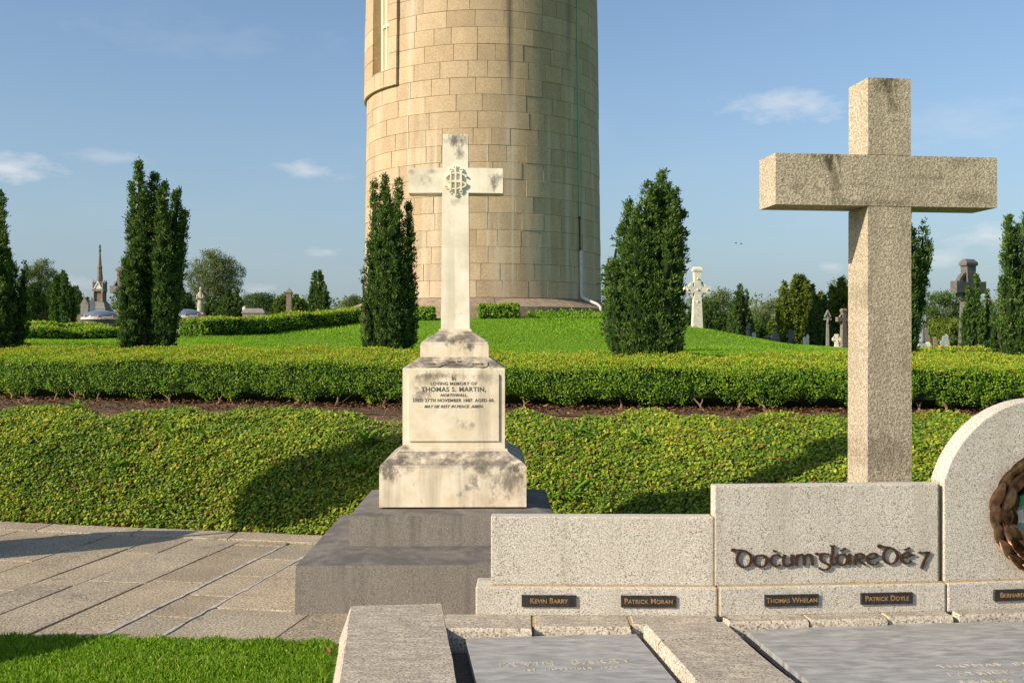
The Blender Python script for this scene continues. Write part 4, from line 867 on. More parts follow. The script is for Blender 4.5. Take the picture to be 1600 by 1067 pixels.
# bronze uncial lettering
SCL = 1.215 / 1636
def lt(p): return ((p[0] + 36) * SCL - .008, .325 + (372 - p[1]) * SCL)
LET = [[[(70, 126), (88, 112), (100, 130)], [(84, 122), (120, 119), (165, 124), (205, 145), (225, 188), (205, 228), (165, 240), (128, 222), (113, 182), (128, 145), (160, 126)]],
       [[(285, 158), (252, 165), (238, 198), (252, 230), (285, 238), (318, 230), (332, 198), (318, 165), (285, 158)]],
       [[(432, 172), (405, 157), (372, 166), (356, 198), (372, 228), (402, 238), (432, 226)], [(374, 126), (396, 133)]],
       [[(458, 156), (446, 200), (456, 232), (485, 238), (508, 222)], [(514, 156), (512, 200), (520, 236)]],
       [[(548, 156), (543, 196), (540, 237)], [(546, 180), (572, 158), (596, 166), (602, 200), (600, 237)], [(604, 182), (630, 158), (656, 166), (662, 200), (666, 236)]],
       [[(682, 148), (690, 158), (730, 154), (782, 158)], [(738, 158), (716, 182), (728, 208), (768, 226), (790, 246), (766, 266), (728, 266), (704, 254)]],
       [[(786, 98), (806, 104), (826, 98)], [(808, 104), (806, 150), (794, 200), (806, 234), (832, 226)]],
       [[(876, 160), (848, 168), (834, 198), (848, 228), (876, 237), (904, 228), (916, 198), (904, 168), (876, 160)], [(858, 136), (882, 130), (904, 118)]],
       [[(928, 158), (934, 196), (932, 237)]],
       [[(976, 158), (974, 198), (968, 237)], [(974, 164), (1010, 158), (1034, 172), (1022, 192), (992, 200), (1014, 220), (1050, 238)]],
       [[(1066, 202), (1100, 196), (1132, 182), (1120, 160), (1088, 160), (1062, 182), (1062, 216), (1086, 236), (1122, 234), (1146, 220)]],
       [[(1130, 116), (1148, 100), (1160, 120)], [(1146, 110), (1180, 112), (1230, 120), (1270, 142), (1288, 182), (1268, 222), (1228, 234), (1190, 216), (1176, 178), (1190, 142), (1222, 122)]],
       [[(1312, 198), (1350, 190), (1380, 176), (1364, 158), (1336, 160), (1310, 184), (1312, 214), (1336, 232), (1366, 230), (1388, 216)], [(1360, 184), (1412, 172)], [(1328, 136), (1350, 132), (1374, 122)]],
       [[(1440, 152), (1448, 160), (1490, 156), (1524, 156)], [(1516, 156), (1480, 214), (1456, 274)]]]
for strokes in LET:
    bm = BM(); xm = sum(p[0] for st in strokes for p in st) / sum(len(st) for st in strokes); strokes = [[(xm + (p[0] - xm) * .93, p[1]) for p in st] for st in strokes]
    for i, st in enumerate(strokes): nib(bm, [lt(p) for p in st], .017 + i * .0006, .026 + i * .0006, 20 * SCL, 7.5 * SCL, R(8))
    c = lt(strokes[-1][len(strokes[-1]) // 2]); box(bm, c[0] - .003, c[0] + .003, .02, .031, c[1] - .003, c[1] + .003)
    wpart('letter', bm, M_BRONZE, F2)
# wreath
wr0 = F3 @ Vector((cxd, .02, czd - .012)); wre = thing('bronze_wreath', wr0, 'bronze laurel wreath fixed to the round headed granite stone', 'wreath', rz=R(7.5))
lm = []
for v in range(4):
    bm = BM(); Ln = .150 + .01 * v; Wl = .040; rings = []
    for i in range(9):
        s = i / 8; w = Wl * math.sin(PI * min(1, s * .97 + .02)) ** .8 * (1 - .30 * s); z = .006 + .020 * math.sin(PI * s * .9) + .008 * s + .002 * math.sin(v + s * 5)
        vein = .0007 * (1 if i % 2 else -1)
        rings.append([(w * u, -(z + .010 * (1 - abs(u)) * (-.5 if abs(u) < .1 else .5) - .006 * abs(u) ** 2 + vein * (abs(u) > .3)), s * Ln - Ln * .5) for u in (-1, -.55, 0, .55, 1)])
    skin(bm, rings, cap=False, closed=False); b2 = bmesh.ops.solidify(bm, geom=bm.faces, thickness=-.003)
    for f in bm.faces: f.smooth = True
    bmesh.ops.recalc_face_normals(bm, faces=bm.faces); me = bpy.data.meshes.new('leaf'); bm.to_mesh(me); bm.free(); me.materials.append(M_LEAFBR); lm.append(me)
for row, (rr, off, lift, nn_) in enumerate(((.306, 0, .008, 19), (.252, .5, .026, 17), (.216, .2, .010, 15))):
    for i in range(nn_):
        for sd in (1,):
            a = -PI / 2 + 2 * PI * (i + off + .2) / nn_; sgn = 1 if math.cos(a) > 0 else -1
            o = link('leaf', lm[(i * 3 + row) % 4], None, wre); o.location = (rr * math.cos(a), -lift - .006 * random.random(), rr * math.sin(a))
            tang = a + (PI / 2 if sgn > 0 else -PI / 2)                       # both sides climb to the top
            o.rotation_euler = (random.uniform(-.15, .15), -(tang - PI / 2) + sgn * (.04 - .10 * row) * -1 + random.uniform(-.12, .12), random.uniform(-.2, .2))
bm = BM(); tubep = [(.265 * math.cos(a), -.002, .265 * math.sin(a)) for a in np.linspace(0, 2 * PI, 49)]; tube(bm, tubep, .045, 8)
for v in bm.verts: v.co.y = max(-.02, min(.012, v.co.y))
ob('wreath_band', bm, M_BRONZE, wre)
M_MED = stone('blue grey medallion', [(.15, .17, .19), (.24, .26, .28), (.33, .35, .37)], 120, None, .1, .3, .6)
med = thing('round_emblem', F3 @ Vector((cxd, .018, czd - .012)), 'round blue grey emblem inside the bronze wreath', 'emblem', rz=R(7.5))
bm = BM(); prism(bm, [(.205 * math.cos(a), .205 * math.sin(a)) for a in np.linspace(0, 2 * PI, 41)[:-1]], -.006, .012); ob('disc', bm, M_MED, med)
M_ENAM = plain('green enamel', (.02, .26, .09), .3); M_BEI = plain('beige enamel', (.5, .45, .36), .5)
bm = BM(); prism(bm, [(-.195, .07), (-.12, .15), (-.08, .11), (-.15, .04)], -.014, -.004); ob('green_enamel', bm, M_ENAM, med)
bm = BM(); prism(bm, [(-.190, .01), (-.14, .03), (-.13, -.05), (-.185, -.04)], -.013, -.004); ob('pale_enamel', bm, M_BEI, med)

# ------------------------------------------------------------------ granite cross behind the wall
gc = thing('granite_cross', (2.33, 6.66, 0), 'tall plain rough granite cross standing behind the low memorial wall', 'cross', rz=R(7.0))
def rbox(bm, *a): box(bm, *a)
bm = BM(); loft(bm, [sq(.146, .143, -.05), sq(.141, .138, 2.436)]); ob('shaft', bm, M_CROSS, gc, bevel=.010, seg=2)
bm = BM(); box(bm, -.738, .712, -.141, .139, 2.440, 2.755); ob('arms', bm, M_CROSS, gc, bevel=.010, seg=2)
bm = BM(); box(bm, -.140, .140, -.137, .136, 2.759, 3.235); ob('head', bm, M_CROSS, gc, bevel=.010, seg=2)
for a in ((2.43, 2.445), (2.75, 2.762)): bm = BM(); box(bm, -.134, .134, -.131, .131, *a); ob('mortar_joint', bm, M_MORT, gc)

# ------------------------------------------------------------------ grave surround: kerbs, bed, ledger slabs
gs = thing('grave_surround', (.3, 5.0, 0), 'rough granite kerb stones framing the two grave plots', 'kerb')
GY = R(6.6); gu = Vector((math.cos(GY), math.sin(GY))); gv = Vector((math.sin(GY), -math.cos(GY)))
def kerb(corner, lens, w, z, batter=0.0, h=.25):    # corner: far left top corner; stones run toward the camera
    s = 0.0; c = Vector(corner)
    for ln in lens:
        bm = BM(); dz = random.uniform(-.004, .004); g = .004; r = []
        for zz, b in ((z - h, batter), (z - .02 + dz, 0.004), (z + dz, -.008)):
            r.append([tuple((c + gu * a + gv * q).to_3d() + Vector((0, 0, zz))) for a, q in ((-b, s + g), (w + max(b, 0) * .2, s + g), (w + max(b, 0) * .2, s + ln - g), (-b, s + ln - g))])
        skin(bm, r); bmesh.ops.subdivide_edges(bm, edges=bm.edges, cuts=3, use_grid_fill=True); rough(bm, .006, 6); ob('kerb_stone', bm, M_KERB, gs, world=True, smooth=False)
        s += ln
kerb((-.872, 5.64), (.78, .9, .9), .49, .18, .075)
kerb((.668, 5.27), (.28, .62, .9, .7), .40, .18, .02)
# stones in front of the wall
def fkerb(p0, p1, dep, z, m=M_KERB):
    a, b = Vector(p0), Vector(p1); d = (b - a).normalized(); q = Vector((d.y, -d.x)); bm = BM(); r = []
    for zz, e in ((z - .2, 0), (z - .016, 0), (z, .006)):
        r.append([tuple(v.to_3d() + Vector((0, 0, zz))) for v in (a + d * (.003 + e), b - d * (.003 + e), b - d * (.003 + e) + q * (dep - e), a + d * (.003 + e) + q * (dep - e))])
    skin(bm, r); bmesh.ops.subdivide_edges(bm, edges=bm.edges, cuts=3, use_grid_fill=True); rough(bm, .005, 6); ob('kerb_stone', bm, m, gs, world=True)
w1 = lambda x: (F1 @ Vector((x, -.002, 0))).xy; w2 = lambda x: (F2 @ Vector((x, -.002, 0))).xy; w3 = lambda x: (F3 @ Vector((x, -.002, 0))).xy
fkerb(w1(-1.43), w1(-.965), .26, .178); fkerb(w1(-.960), w1(-.47), .22, .176); fkerb(w1(-.465), w1(-.02), .17, .178)
fkerb(w2(.02), w2(.44), .12, .178); fkerb(w2(.445), w2(.86), .11, .176); fkerb(w2(.865), w2(1.22), .09, .178); fkerb(w3(.02), w3(.7), .08, .176)
bm = BM(); skin(bm, [[(-.60, 5.5, z_), (3.6, 5.5, z_), (3.6, 2.6, z_), (-.30, 2.6, z_)] for z_ in (-.06, .055)]); ob('grave_bed', bm, M_DMORT, gs, world=True)
for F, a in ((F1, (-1.40, -.48, -.19, -.004, .06, .171)), (F1, (-.48, -.03, -.15, -.004, .06, .171)), (F2, (.03, 1.2, -.075, -.004, .06, .171)), (F3, (.03, .7, -.065, -.004, .06, .171))):
    bm = BM(); box(bm, *a); bmesh.ops.transform(bm, matrix=F, verts=bm.verts); ob('mortar_bed', bm, M_MORT, gs, world=True)
bm = BM(); box(bm, -.382, -.372, 5.18, 5.62, .1, .176); ob('mortar_joint', bm, M_MORT, gs, world=True)
def ledger(name, label, far, ln, z=.14, th=.05):
    a = [Vector(p) for p in far]; base = a[0]; root = thing(name, (base.x, base.y, z - th), label, 'grave slab')
    poly = a + [a[-1] + gv * ln, a[0] + gv * ln]; bm = BM()
    skin(bm, [[(p.x, p.y, z - th) for p in poly], [(p.x, p.y, z) for p in poly]]); ob('slab', bm, M_SLAB, root, world=True, bevel=.004)
    return root
s1 = ledger('ledger_slab', 'smooth grey grave slab nearest the marble steps, lettered with one name', [(-.227, 5.165), (.617, 5.266)], 1.9)
s2 = ledger('ledger_slab', 'large smooth grey grave slab at the lower right below the name plaques', [(1.183, 5.303), (1.60, 5.395), (1.993, 5.440), (2.75, 5.48), (3.4, 5.50)], 1.9)
s1['group'] = s2['group'] = 'polished grave slabs in front of the memorial wall'
def ftext(par, s, px, py, size, z=.1408, align='CENTER', **kw):
    Z = (EYE - z) * FPX / (py - 533.5); loc = Vector(((px - 800) / FPX * Z, Z, z))
    o = text_obj('lettering', s, size, M_GOLD2, par, Matrix.Translation(loc) @ Matrix.Rotation(GY, 4, 'Z'), ext=.0006, align=align, **kw)
    o.matrix_parent_inverse = Matrix.Translation(-par.location)
ftext(s1, 'KEVIN  BARRY', 883, 1035, .075, space=1.25, sx=1.05); ftext(s1, '1ST  NOVEMBER  1920', 892, 1044, .036, space=1.25)
ftext(s2, 'THOMAS  BRYAN', 1466, 1041, .060, align='LEFT', space=1.2, sx=1.1); ftext(s2, 'PATRICK  DOYLE', 1481, 1053, .060, align='LEFT', space=1.2, sx=1.1); ftext(s2, 'FRANK  FLOOD', 1501, 1065, .060, align='LEFT', space=1.2, sx=1.1)

# ------------------------------------------------------------------ far monuments
def root_px(name, label, cat, px, yb, Z, rz=0, group='gravestones beyond the mound'): return thing(name, P(px, yb, Z), label, cat, rz, group), Z / FPX
def celtic(name, label, px, yb, yt, Z, sw, arm, ring, yarm, mat, rz=0, depth=None, cap=True, bosses=False, base=None):
    o, k = root_px(name, label, 'cross', px, yb, Z, rz); H = (yb - yt) * k; za = (yb - yarm) * k; w = sw * k / 2; d = (depth or sw * .8) * k / 2; aw = w * .78; A = arm * k / 2; r = ring * k
    bm = BM(); loft(bm, [sq(w * 1.15, d * 1.1, -.6), sq(w * 1.1, d * 1.05, 0), sq(w * .85, d * .85, za - r * .9)]); ob('shaft', bm, mat, o, bevel=w * .08, seg=1)
    bm = BM(); prism(bm, [(-w * .84, za - r * .9), (w * .84, za - r * .9), (w * .62, za - aw * .8), (A, za - aw), (A, za + aw), (w * .62, za + aw * .8), (w * .8, H * .93), (-w * .8, H * .93), (-w * .62, za + aw * .8), (-A, za + aw), (-A, za - aw), (-w * .62, za - aw * .8)], -d * .82, d * .82)
    ob('cross_arms', bm, mat, o, bevel=w * .06, seg=1)
    bm = BM(); n_ = 32; rings = [[(r * math.cos(a), -d * .5, za + r * math.sin(a)), (r * math.cos(a), d * .5, za + r * math.sin(a)), (r * .83 * math.cos(a), d * .5, za + r * .83 * math.sin(a)), (r * .83 * math.cos(a), -d * .5, za + r * .83 * math.sin(a))] for a in np.linspace(0, 2 * PI, n_ + 1)]
    skin(bm, rings, cap=False); ob('ring', bm, mat, o)
    if cap:
        bm = BM(); loft(bm, [sq(w * 1.0, d * .95, H * .925), sq(w * 1.02, d * 1.0, H * .945), sq(w * .98, d * .95, H * .965), sq(w * .8, d * .25, H)]); ob('cap', bm, mat, o)
    if bosses:
        for bx, bz in ((0, za), (-A * .75, za), (A * .75, za), (0, za + r * 1.15), (0, za - r * 1.25)):
            bm = BM(); bmesh.ops.create_icosphere(bm, subdivisions=2, radius=w * .24); bmesh.ops.translate(bm, vec=(bx, -d * .86, bz), verts=bm.verts); ob('boss', bm, mat, o, smooth=True)
    if base: bm = BM(); loft(bm, [sq(base * k, base * k * .7, -.6), sq(base * k, base * k * .7, base * k * .5)]); ob('plinth', bm, mat, o)
    return o
celtic('celtic_cross', 'tall white ringed Celtic cross with bosses on the green mound', 1089, 514, 417, 33.5, 14.5, 42, 14.8, 453, M_WHITE, R(6), bosses=True)
celtic('celtic_cross', 'big dark grey Celtic cross at the right partly behind slim yews', 1513, 545, 405, 30, 24, 62, 25, 449, M_DGREY, R(24), depth=16)
celtic('celtic_cross', 'dark grey Celtic cross just left of the tall left yew', 191, 505, 417, 40, 15, 42, 17, 452, M_DGREY, R(-24), depth=12)
celtic('celtic_cross', 'brown ringed cross hidden partly by the granite cross shaft', 1318, 545, 482, 34, 9, 26, 9, 499, M_BROWN, R(20))
celtic('celtic_cross', 'small ornate pale ringed cross left of the brown ringed cross', 1307, 545, 522, 33, 6, 13, 6, 530, M_WHITE, base=6)
def plain_cross(name, label, px, yb, yt, Z, w, arm, yarm, mat, th=.7, rz=0):
    o, k = root_px(name, label, 'cross', px, yb, Z, rz); H = (yb - yt) * k; za = (yb - yarm) * k; w = w * k / 2; A = arm * k / 2
    bm = BM(); prism(bm, [(-w * 1.1, -.4), (w * 1.1, -.4), (w, za - w), (A, za - w), (A, za + w), (w, za + w), (w, H), (-w, H), (-w, za + w), (-A, za + w), (-A, za - w), (-w, za - w)], -w * th, w * th); ob('cross_body', bm, mat, o, bevel=w * .1, seg=1)
    bm = BM(); loft(bm, [sq(w * 2.2, w * 1.8, -.5), sq(w * 2.0, w * 1.6, w * .7)]); ob('base_block', bm, mat, o); return o
plain_cross('plain_cross', 'plain dark stone cross right of the domed tomb', 1235, 540, 515, 40, 6, 13, 524, M_DGREY)
def crucifix(label, px, yb, yt, Z, mat, hood):
    o, k = root_px('crucifix', label, 'cross', px, yb, Z); H = (yb - yt) * k
    bm = BM(); loft(bm, [sq(2.6 * k, 2.6 * k, -.4), sq(1.6 * k, 1.6 * k, H * .7)]); box(bm, -1.2 * k, 1.2 * k, -1.2 * k, 1.2 * k, H * .7, H); box(bm, -6 * k, 6 * k, -1.3 * k, 1.3 * k, H * .76, H * .81); ob('post', bm, mat, o)
    bm = BM(); prism(bm, [(-hood * k, H * .85), (0, H * 1.03), (hood * k, H * .85), (hood * .7 * k, H * .85), (0, H * .97), (-hood * .7 * k, H * .85)], -3 * k, 3 * k); ob('hood', bm, mat, o)
    bm = BM(); c = -1.9 * k
    for pts, rad in (([(0, c, H * .66), (.3 * k, c, H * .72), (0, c, H * .80)], [.7 * k, 1.2 * k, 1.5 * k]), ([(0, c, H * .80), (-5 * k, c, H * .835)], [.8 * k, .4 * k]), ([(0, c, H * .80), (5 * k, c, H * .835)], [.8 * k, .4 * k]), ([(0, c, H * .80), (0, c, H * .83), (.2 * k, c, H * .86)], [.6 * k, 1.0 * k, .7 * k])): tube(bm, pts, rad, 6)
    ob('carved_figure', bm, mat, o, smooth=True)
crucifix('tall thin grey crucifix left of the granite cross shaft', 1293, 545, 486, 36, M_GREY, 5)
crucifix('weathered crucifix stone between the slim yews and the right edge yew', 1546, 548, 468, 28, M_BROWN, 7)
def spire():
    o, k = root_px('spire_monument', 'tall grey Gothic spire monument with red columns at the far left', 'monument', 156, 505, 55); z = lambda y: (505 - y) * k
    def a(name, secs, m=M_GREY, bev=0): bm = BM(); loft(bm, [sq(w * k, w * k, z(y)) for w, y in secs]); return ob(name, bm, m, o, bevel=bev)
    a('stepped_base', [(15, 520), (15, 489), (13.5, 488.5), (13.5, 481), (11.5, 479), (11, 474), (9, 473), (9, 471.5)])
    a('shrine_core', [(5.6, 472), (5.6, 455)], M_BROWN)
    for sx in (-1, 1):
        for sy in (-1, 1):
            bm = BM(); lathe(bm, [(1.9 * k, z(472)), (1.3 * k, z(470)), (1.3 * k, z(458.5)), (2 * k, z(455.5))], sx * 6.6 * k, sy * 6.6 * k, 8); ob('column', bm, plain('red granite %d%d' % (sx, sy), (.30, .12, .075), .4), o, smooth=True)
            bm = BM(); lathe(bm, [(1.3 * k, z(455)), (1.3 * k, z(443)), (2 * k, z(442)), (.9 * k, z(440.5)), (.3 * k, z(437))], sx * 7.4 * k, sy * 7.4 * k, 6); ob('pinnacle', bm, M_GREY, o)
    a('cornice', [(8.4, 455.6), (8.8, 453.5), (7.5, 452.8), (7.2, 444), (4.5, 441)])
    for i in range(4):
        bm = BM(); prism(bm, [(-7 * k, z(452)), (0, z(438.5)), (7 * k, z(452)), (5 * k, z(452)), (0, z(442.5)), (-5 * k, z(452))], -8.6 * k, -7.0 * k); prism(bm, [(-4 * k, z(452)), (-3.4 * k, z(448.5)), (0, z(445)), (3.4 * k, z(448.5)), (4 * k, z(452))], -7.9 * k, -7.0 * k); bmesh.ops.rotate(bm, matrix=Matrix.Rotation(i * PI / 2, 3, 'Z'), verts=bm.verts); ob('gable', bm, M_WHITE if i == 0 else M_GREY, o)
    bm = BM(); lathe(bm, [(5.8 * k, z(445)), (5.2 * k, z(440)), (3.4 * k, z(420)), (3.9 * k, z(419.5)), (3.9 * k, z(417)), (3.0 * k, z(416.5)), (1.3 * k, z(394)), (2.2 * k, z(392.5)), (2.2 * k, z(390)), (1.1 * k, z(389)), (1.8 * k, z(386)), (1.6 * k, z(383.5)), (.3 * k, z(382))], k=8); ob('spire', bm, M_BROWN, o)
spire()
def headstone(name, label, px, yb, yt, Z, w, mat, kind, rz=0, cat='gravestone'):
    o, k = root_px(name, label, cat, px, yb, Z, rz); H = (yb - yt) * k; w = w * k / 2; bm = BM()
    if kind == 'gable': prism(bm, [(-w, -.4), (w, -.4), (w, H * .72), (w * 1.15, H * .74), (0, H), (-w * 1.15, H * .74), (-w, H * .72)], -w * .5, w * .5); ob('stone', bm, mat, o); bm = BM(); box(bm, -w * 1.3, w * 1.3, -w * .8, w * .8, -.4, H * .18); ob('base_block', bm, mat, o); return
    if kind == 'obelisk': loft(bm, [sq(w * .62, w * .62, H * .20), sq(w * .60, w * .60, H * .40), sq(w * .7, w * .7, H * .42), sq(w * .58, w * .58, H * .45), sq(w * .55, w * .55, H * .80), sq(w * .75, w * .75, H * .83), sq(w * .05, w * .05, H)]); ob('shaft', bm, mat, o); bm = BM(); loft(bm, [sq(w * 1.1, w * 1.1, -.4), sq(w * 1.1, w * 1.1, H * .1), sq(w * .72, w * .72, H * .2)]); ob('base_block', bm, mat, o); return
    if kind == 'urn': lathe(bm, [(w * .9, -.3), (w * .9, H * .25), (w * .4, H * .32), (w * .35, H * .42), (w, H * .62), (w * .95, H * .8), (w * .5, H * .86), (w * .55, H * .92), (w * .1, H)], k=10); ob('urn', bm, mat, o); return
    if kind == 'dome': lathe(bm, [(w, -.4), (w, H * .18), (w * 1.08, H * .2), (w * 1.0, H * .24), (w * .92, H * .38), (w * .7, H * .52), (w * .35, H * .60), (w * .14, H * .64), (w * .14, H * .70)], k=14); ob('dome', bm, mat, o); bm = BM(); prism(bm, [(-w * .1, H * .69), (w * .1, H * .69), (w * .1, H * .82), (w * .34, H * .82), (w * .34, H * .88), (w * .1, H * .88), (w * .1, H), (-w * .1, H), (-w * .1, H * .88), (-w * .34, H * .88), (-w * .34, H * .82), (-w * .1, H * .82)], -w * .09, w * .09); ob('finial_cross', bm, mat, o); return
    if kind == 'carved': prism(bm, [(-w, -.4), (w, -.4), (w, H * .3), (w * .8, H * .36), (w, H * .5), (w * .75, H * .66), (w * .45, H * .70), (w * .5, H * .9), (0, H), (-w * .5, H * .9), (-w * .45, H * .70), (-w * .75, H * .66), (-w, H * .5), (-w * .8, H * .36), (-w, H * .3)], -w * .35, w * .35); ob('stone', bm, mat, o, bevel=w * .06, seg=1); bm = BM(); box(bm, -w * 1.25, w * 1.25, -w * .7, w * .7, -.4, H * .12); ob('base_block', bm, mat, o); return
    if kind == 'slab': prism(bm, [(-w, -.4), (w, -.4), (w, H * .86), (w * .6, H * .97), (0, H), (-w * .6, H * .97), (-w, H * .86)], -w * .3, w * .3); ob('stone', bm, mat, o); bm = BM(); box(bm, -w * 1.2, w * 1.2, -w * .6, w * .6, -.4, H * .15); ob('base_block', bm, mat, o); return
    if kind == 'chest': loft(bm, [sq(w * .92, w * .6, -.4), sq(w * .92, w * .6, H * .45), sq(w, w * .66, H * .5), sq(w, w * .66, H * .62), sq(w * .72, w * .35, H)]); ob('tomb_body', bm, mat, o); return
    if kind == 'statue':
        bm2 = BM(); loft(bm2, [sq(w * 1.1, w * 1.0, -.4), sq(w * 1.1, w, H * .10), sq(w * .9, w * .85, H * .16)]); ob('pedestal', bm2, mat, o)
        rg = []
        for r, z, ox in ((.85, .15, 0), (.78, .25, .02), (.72, .40, -.03), (.66, .52, .02), (.72, .62, .05), (.80, .70, .05), (.74, .77, .04), (.38, .83, .06), (.26, .855, .08), (.34, .885, .10), (.38, .925, .12), (.32, .965, .12), (.14, .995, .10)):
            rg.append([((ox + r * math.cos(t) * (1 + .10 * math.sin(5 * t + z * 9) * (z < .78))) * w, r * .75 * math.sin(t) * w, z * H) for t in np.linspace(0, 2 * PI, 15)[:-1]])
        skin(bm, rg)
        tube(bm, [(-.66 * w, -.2 * w, .74 * H), (-.75 * w, -.55 * w, .6 * H), (-.1 * w, -.8 * w, .63 * H)], [.24 * w, .22 * w, .12 * w], 7); tube(bm, [(.72 * w, -.2 * w, .74 * H), (.8 * w, -.5 * w, .6 * H), (.15 * w, -.8 * w, .65 * H)], [.24 * w, .22 * w, .12 * w], 7)
        ob('robed_figure', bm, mat, o, smooth=True)
M_STAT = stone('stained statue stone', [(.20, .16, .12), (.38, .32, .25), (.56, .50, .42)], 6, None, .3, .3, .85, dist=.01)
headstone('statue', 'stained robed statue behind the right skylight dome', 313, 496, 448, 48, 12, M_STAT, 'statue', cat='statue')
headstone('obelisk', 'pointed grey obelisk memorial above the long low hedge', 452, 496, 450, 50, 14, M_BROWN, 'obelisk')
headstone('chest_tomb', 'wide pale chest tomb peeping over the long low hedge', 398, 498, 482, 46, 36, M_GREY, 'chest', cat='tomb')
headstone('urn', 'small pale urn left of the chest tomb', 382, 494, 478, 46, 7, M_WHITE, 'urn', cat='urn')
headstone('headstone', 'gabled grey headstone left of the spire monument', 133, 508, 465, 50, 12, M_GREY, 'gable')
headstone('headstone', 'second gabled stone tight against the spire monument', 144, 508, 464, 52, 9, M_BLUE, 'gable', R(20))
headstone('headstone', 'low dark stone at the foot of the gabled headstone', 124, 505, 491, 46, 9, M_BROWN, 'slab')
headstone('headstone', 'grey stone beside the yew left of the gabled headstone', 112, 505, 463, 50, 8, M_BROWN, 'slab')
headstone('statue', 'small grey statue where the mound slopes down behind', 1169, 528, 505, 45, 8, M_GREY, 'statue', cat='statue')
headstone('headstone', 'short square pale stump of a headstone', 1178, 530, 519, 45, 6, M_WHITE, 'slab')
headstone('urn', 'small stone urn left of the domed tomb', 1200, 533, 523, 43, 8, M_GREY, 'urn', cat='urn')
headstone('domed_tomb', 'small domed stone tomb topped with a little cross', 1212, 536, 508, 42, 13, M_BROWN, 'dome', cat='tomb')
headstone('headstone', 'narrow pale headstone, left one of a touching pair', 1257, 543, 526, 38, 5, M_WHITE, 'slab')
headstone('headstone', 'narrow pale headstone, right taller one of a touching pair', 1262, 543, 522, 38.5, 4, M_WHITE, 'slab')
headstone('statue', 'grey stone figure on a tall column right of the granite cross', 1440, 549, 472, 34, 12, M_BLUE, 'statue', cat='statue')
headstone('headstone', 'brown headstone behind the grey column', 1447, 548, 512, 38, 12, M_BROWN, 'carved')
headstone('headstone', 'little white headstone low beside the grey column', 1450, 548, 534, 36, 7, M_WHITE, 'slab')
headstone('headstone', 'pointed brown headstone between the column and the blue stone', 1461, 548, 526, 36, 8, M_BROWN, 'obelisk')
headstone('headstone', 'blue grey carved headstone above the golden hedge', 1476, 548, 524, 34, 14, M_BLUE, 'carved')
headstone('headstone', 'weathered buff headstone behind the blue grey one', 1479, 548, 522, 36, 9, M_STAT, 'carved')
headstone('headstone', 'low rounded stone right of the blue grey headstone', 1501, 548, 537, 34, 8, M_GREY, 'slab')
def skylight(label, px, yb, ytop, yring, Z, hw, lamps):
    o, k = root_px('skylight_dome', label, 'skylight', px, yb, Z, group='domed skylights left of the tower'); r = hw * k; zr = (yb - yring) * k; zt = (yb - ytop) * k
    bm = BM(); lathe(bm, [(r, zr)] + [(r * math.cos(t), zr + (zt - zr) * math.sin(t)) for t in np.linspace(.12, 1.5, 8)] + [(.01, zt)], k=36); ob('dome', bm, M_DOME, o, smooth=True)
    bm = BM(); lathe(bm, [(r * 1.10, zr - .07), (r * 1.10, zr - .01), (r * 1.03, zr + .01), (r * .9, zr + .012)], k=36); ob('rim', bm, M_PIPE, o)
    bm = BM(); lathe(bm, [(r * .98, -.5), (r * .98, zr - .07)], k=30); ob('drum', bm, M_DARK, o)
    for z in (.18, .36): bm = BM(); lathe(bm, [(r * 1.06, zr - .07 - z), (r * 1.06, zr - .02 - z)], k=30); ob('louvre', bm, M_GREY, o)
    bm = BM(); lathe(bm, [(r * 1.25, -.6), (r * 1.25, .02)], k=30); ob('stone_ring', bm, M_GREY, o)
    for i in range(8):
        a = 2 * PI * i / 8 + .25; bm = BM(); bmesh.ops.create_uvsphere(bm, u_segments=8, v_segments=6, radius=1.9 * k); bmesh.ops.translate(bm, vec=(r * 1.05 * math.cos(a), r * 1.05 * math.sin(a), zr + 1.3 * k), verts=bm.verts); ob('red_lamp', bm, M_RED, o, smooth=True)
skylight('domed skylight with red studs left of the tall left yew', 158, 512, 485, 496, 33, 27, 0)
skylight('domed skylight with red studs right of the tall left yew', 292, 517, 483, 493.5, 31.5, 24, 0)
def bird(px, py, label):
    o = thing('bird', P(px, py, 120), label, 'bird', group='birds far off in the sky'); bm = BM()
    lathe(bm, [(.01, -.14), (.05, -.05), (.05, .05), (.01, .14)], k=6); bmesh.ops.rotate(bm, matrix=Matrix.Rotation(PI / 2, 3, 'Y'), verts=bm.verts); ob('body', bm, M_DARK, o)
    for s in (-1, 1):
        bm = BM(); skin(bm, [[(.05, 0, .02), (-.05, 0, .02), (-.05, 0, .03), (.05, 0, .03)], [(.03, s * .15, .08), (-.06, s * .15, .08), (-.06, s * .15, .085), (.03, s * .15, .085)], [(-.02, s * .30, .05), (-.06, s * .30, .05), (-.06, s * .30, .053), (-.02, s * .30, .053)]]); ob('wing', bm, M_DARK, o)
bird(1150, 380, 'left one of two tiny birds in the sky'); bird(1158, 381, 'right one of two tiny birds in the sky')
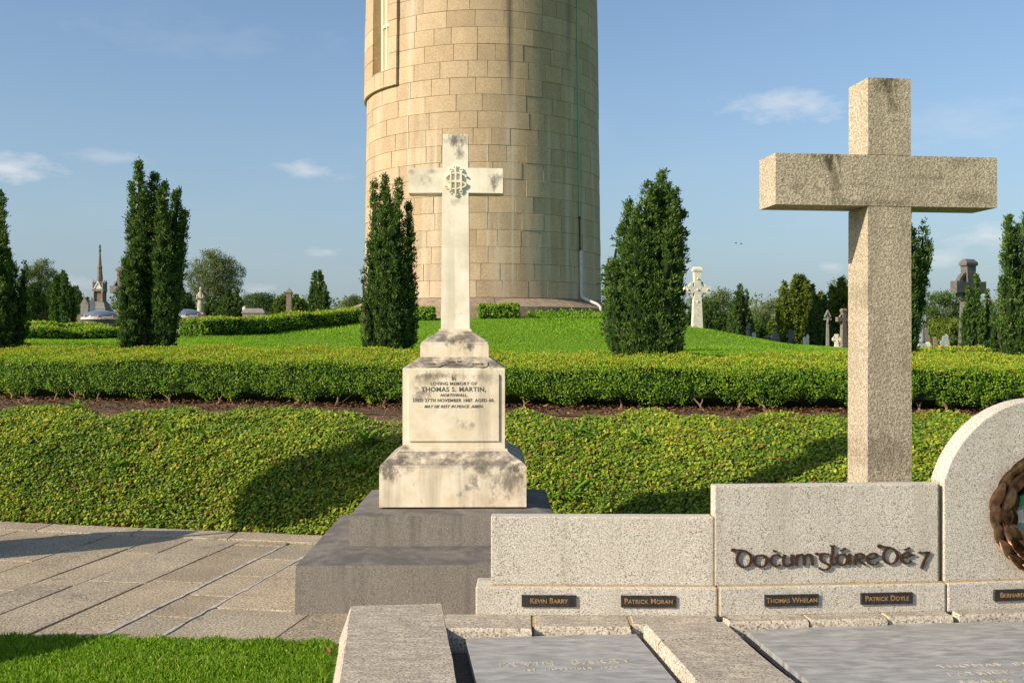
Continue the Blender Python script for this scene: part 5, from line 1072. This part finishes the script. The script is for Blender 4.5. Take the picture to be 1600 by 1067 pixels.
def fallen(label, loc, s, rz):
    o = bpy.data.objects.new('fallen_leaf', None); bm = BM(); rg = []
    for i in range(6):
        t = i / 5; w = .5 * math.sin(PI * (t * .94 + .03)); rg.append([(-w * s, (t - .5) * s * 1.6, .012 + .2 * s * w * w + .2 * s * t), (0, (t - .5) * s * 1.6, .006 + .2 * s * t), (w * s, (t - .5) * s * 1.6, .012 + .25 * s * w * w + .2 * s * t)])
    skin(bm, rg, cap=False, closed=False); q = ob('fallen_leaf', bm, plain('dead leaf ' + label[:6], (.22, .085, .03), .7)); q.location = loc; q.rotation_euler = (.2, .1, rz); tag(q, label, 'leaf')
fallen('curled brown leaf on the grass beside the kerb', (-.935, 5.30, .03), .035, .6); fallen('small red brown leaf at the corner of the wall joint', (1.085, 5.36, .182), .018, 1.2)

# ------------------------------------------------------------------ neighbours just left of the frame, whose shadows reach the path and bank
def offstone(label, x, y, w, h, kind, rz):
    o = thing('headstone', (x, y, 0), label, 'gravestone', rz, 'gravestones beside the path'); bm = BM()
    prism(bm, [(-w, -.1), (w, -.1), (w, h * .7), (w * .7, h * .86), (0, h), (-w * .7, h * .86), (-w, h * .7)], -.06, .06); ob('stone', bm, M_GREY, o, bevel=.01); bm = BM(); box(bm, -w * 1.3, w * 1.3, -.16, .16, -.1, .14); ob('base_block', bm, M_GREY, o)
def caster(x, y, z, h): L = (h - z) / math.tan(SUN_EL); return x - L * math.sin(SUN_AZ), y - L * math.cos(SUN_AZ)
offstone('grey headstone left of the path beyond the frame', *caster(-2.64, 8.78, 0, 1.40), .40, 1.40, 0, R(-40)); offstone('low headstone on the lawn left of the frame', *caster(-2.13, 5.7, 0, 1.1), .34, 1.1, 0, R(-40))
def offtree():
    tx, ty = caster(-1.50, 9.2, .42, 2.25)
    root = thing('small_tree', (tx, ty, 0), 'small round headed tree left of the frame', 'tree'); bm = BM(); tube(bm, [(tx, ty, -.05), (tx + .02, ty + .02, .7), (tx, ty, 1.3), (tx, ty, 2.6)], [.035, .03, .028, .01], 7)
    N = 11000; c = np.array((tx, ty, 2.2)); u = unit(RNG.normal(size=(N, 3))) * (RNG.random(N) ** .5)[:, None] * (.40, .40, .74); p = c + u; nn = unit(u + RNG.normal(0, .6, (N, 3)))
    poly_field('crown', rhombs(p, np.cross(nn, RNG.normal(size=(N, 3))), nn, RNG.uniform(.05, .09, N), RNG.uniform(.03, .05, N)), M_DEC, root, RNG.random(N)); ob('trunk', bm, M_BARK, root, world=True, smooth=True)
offtree()
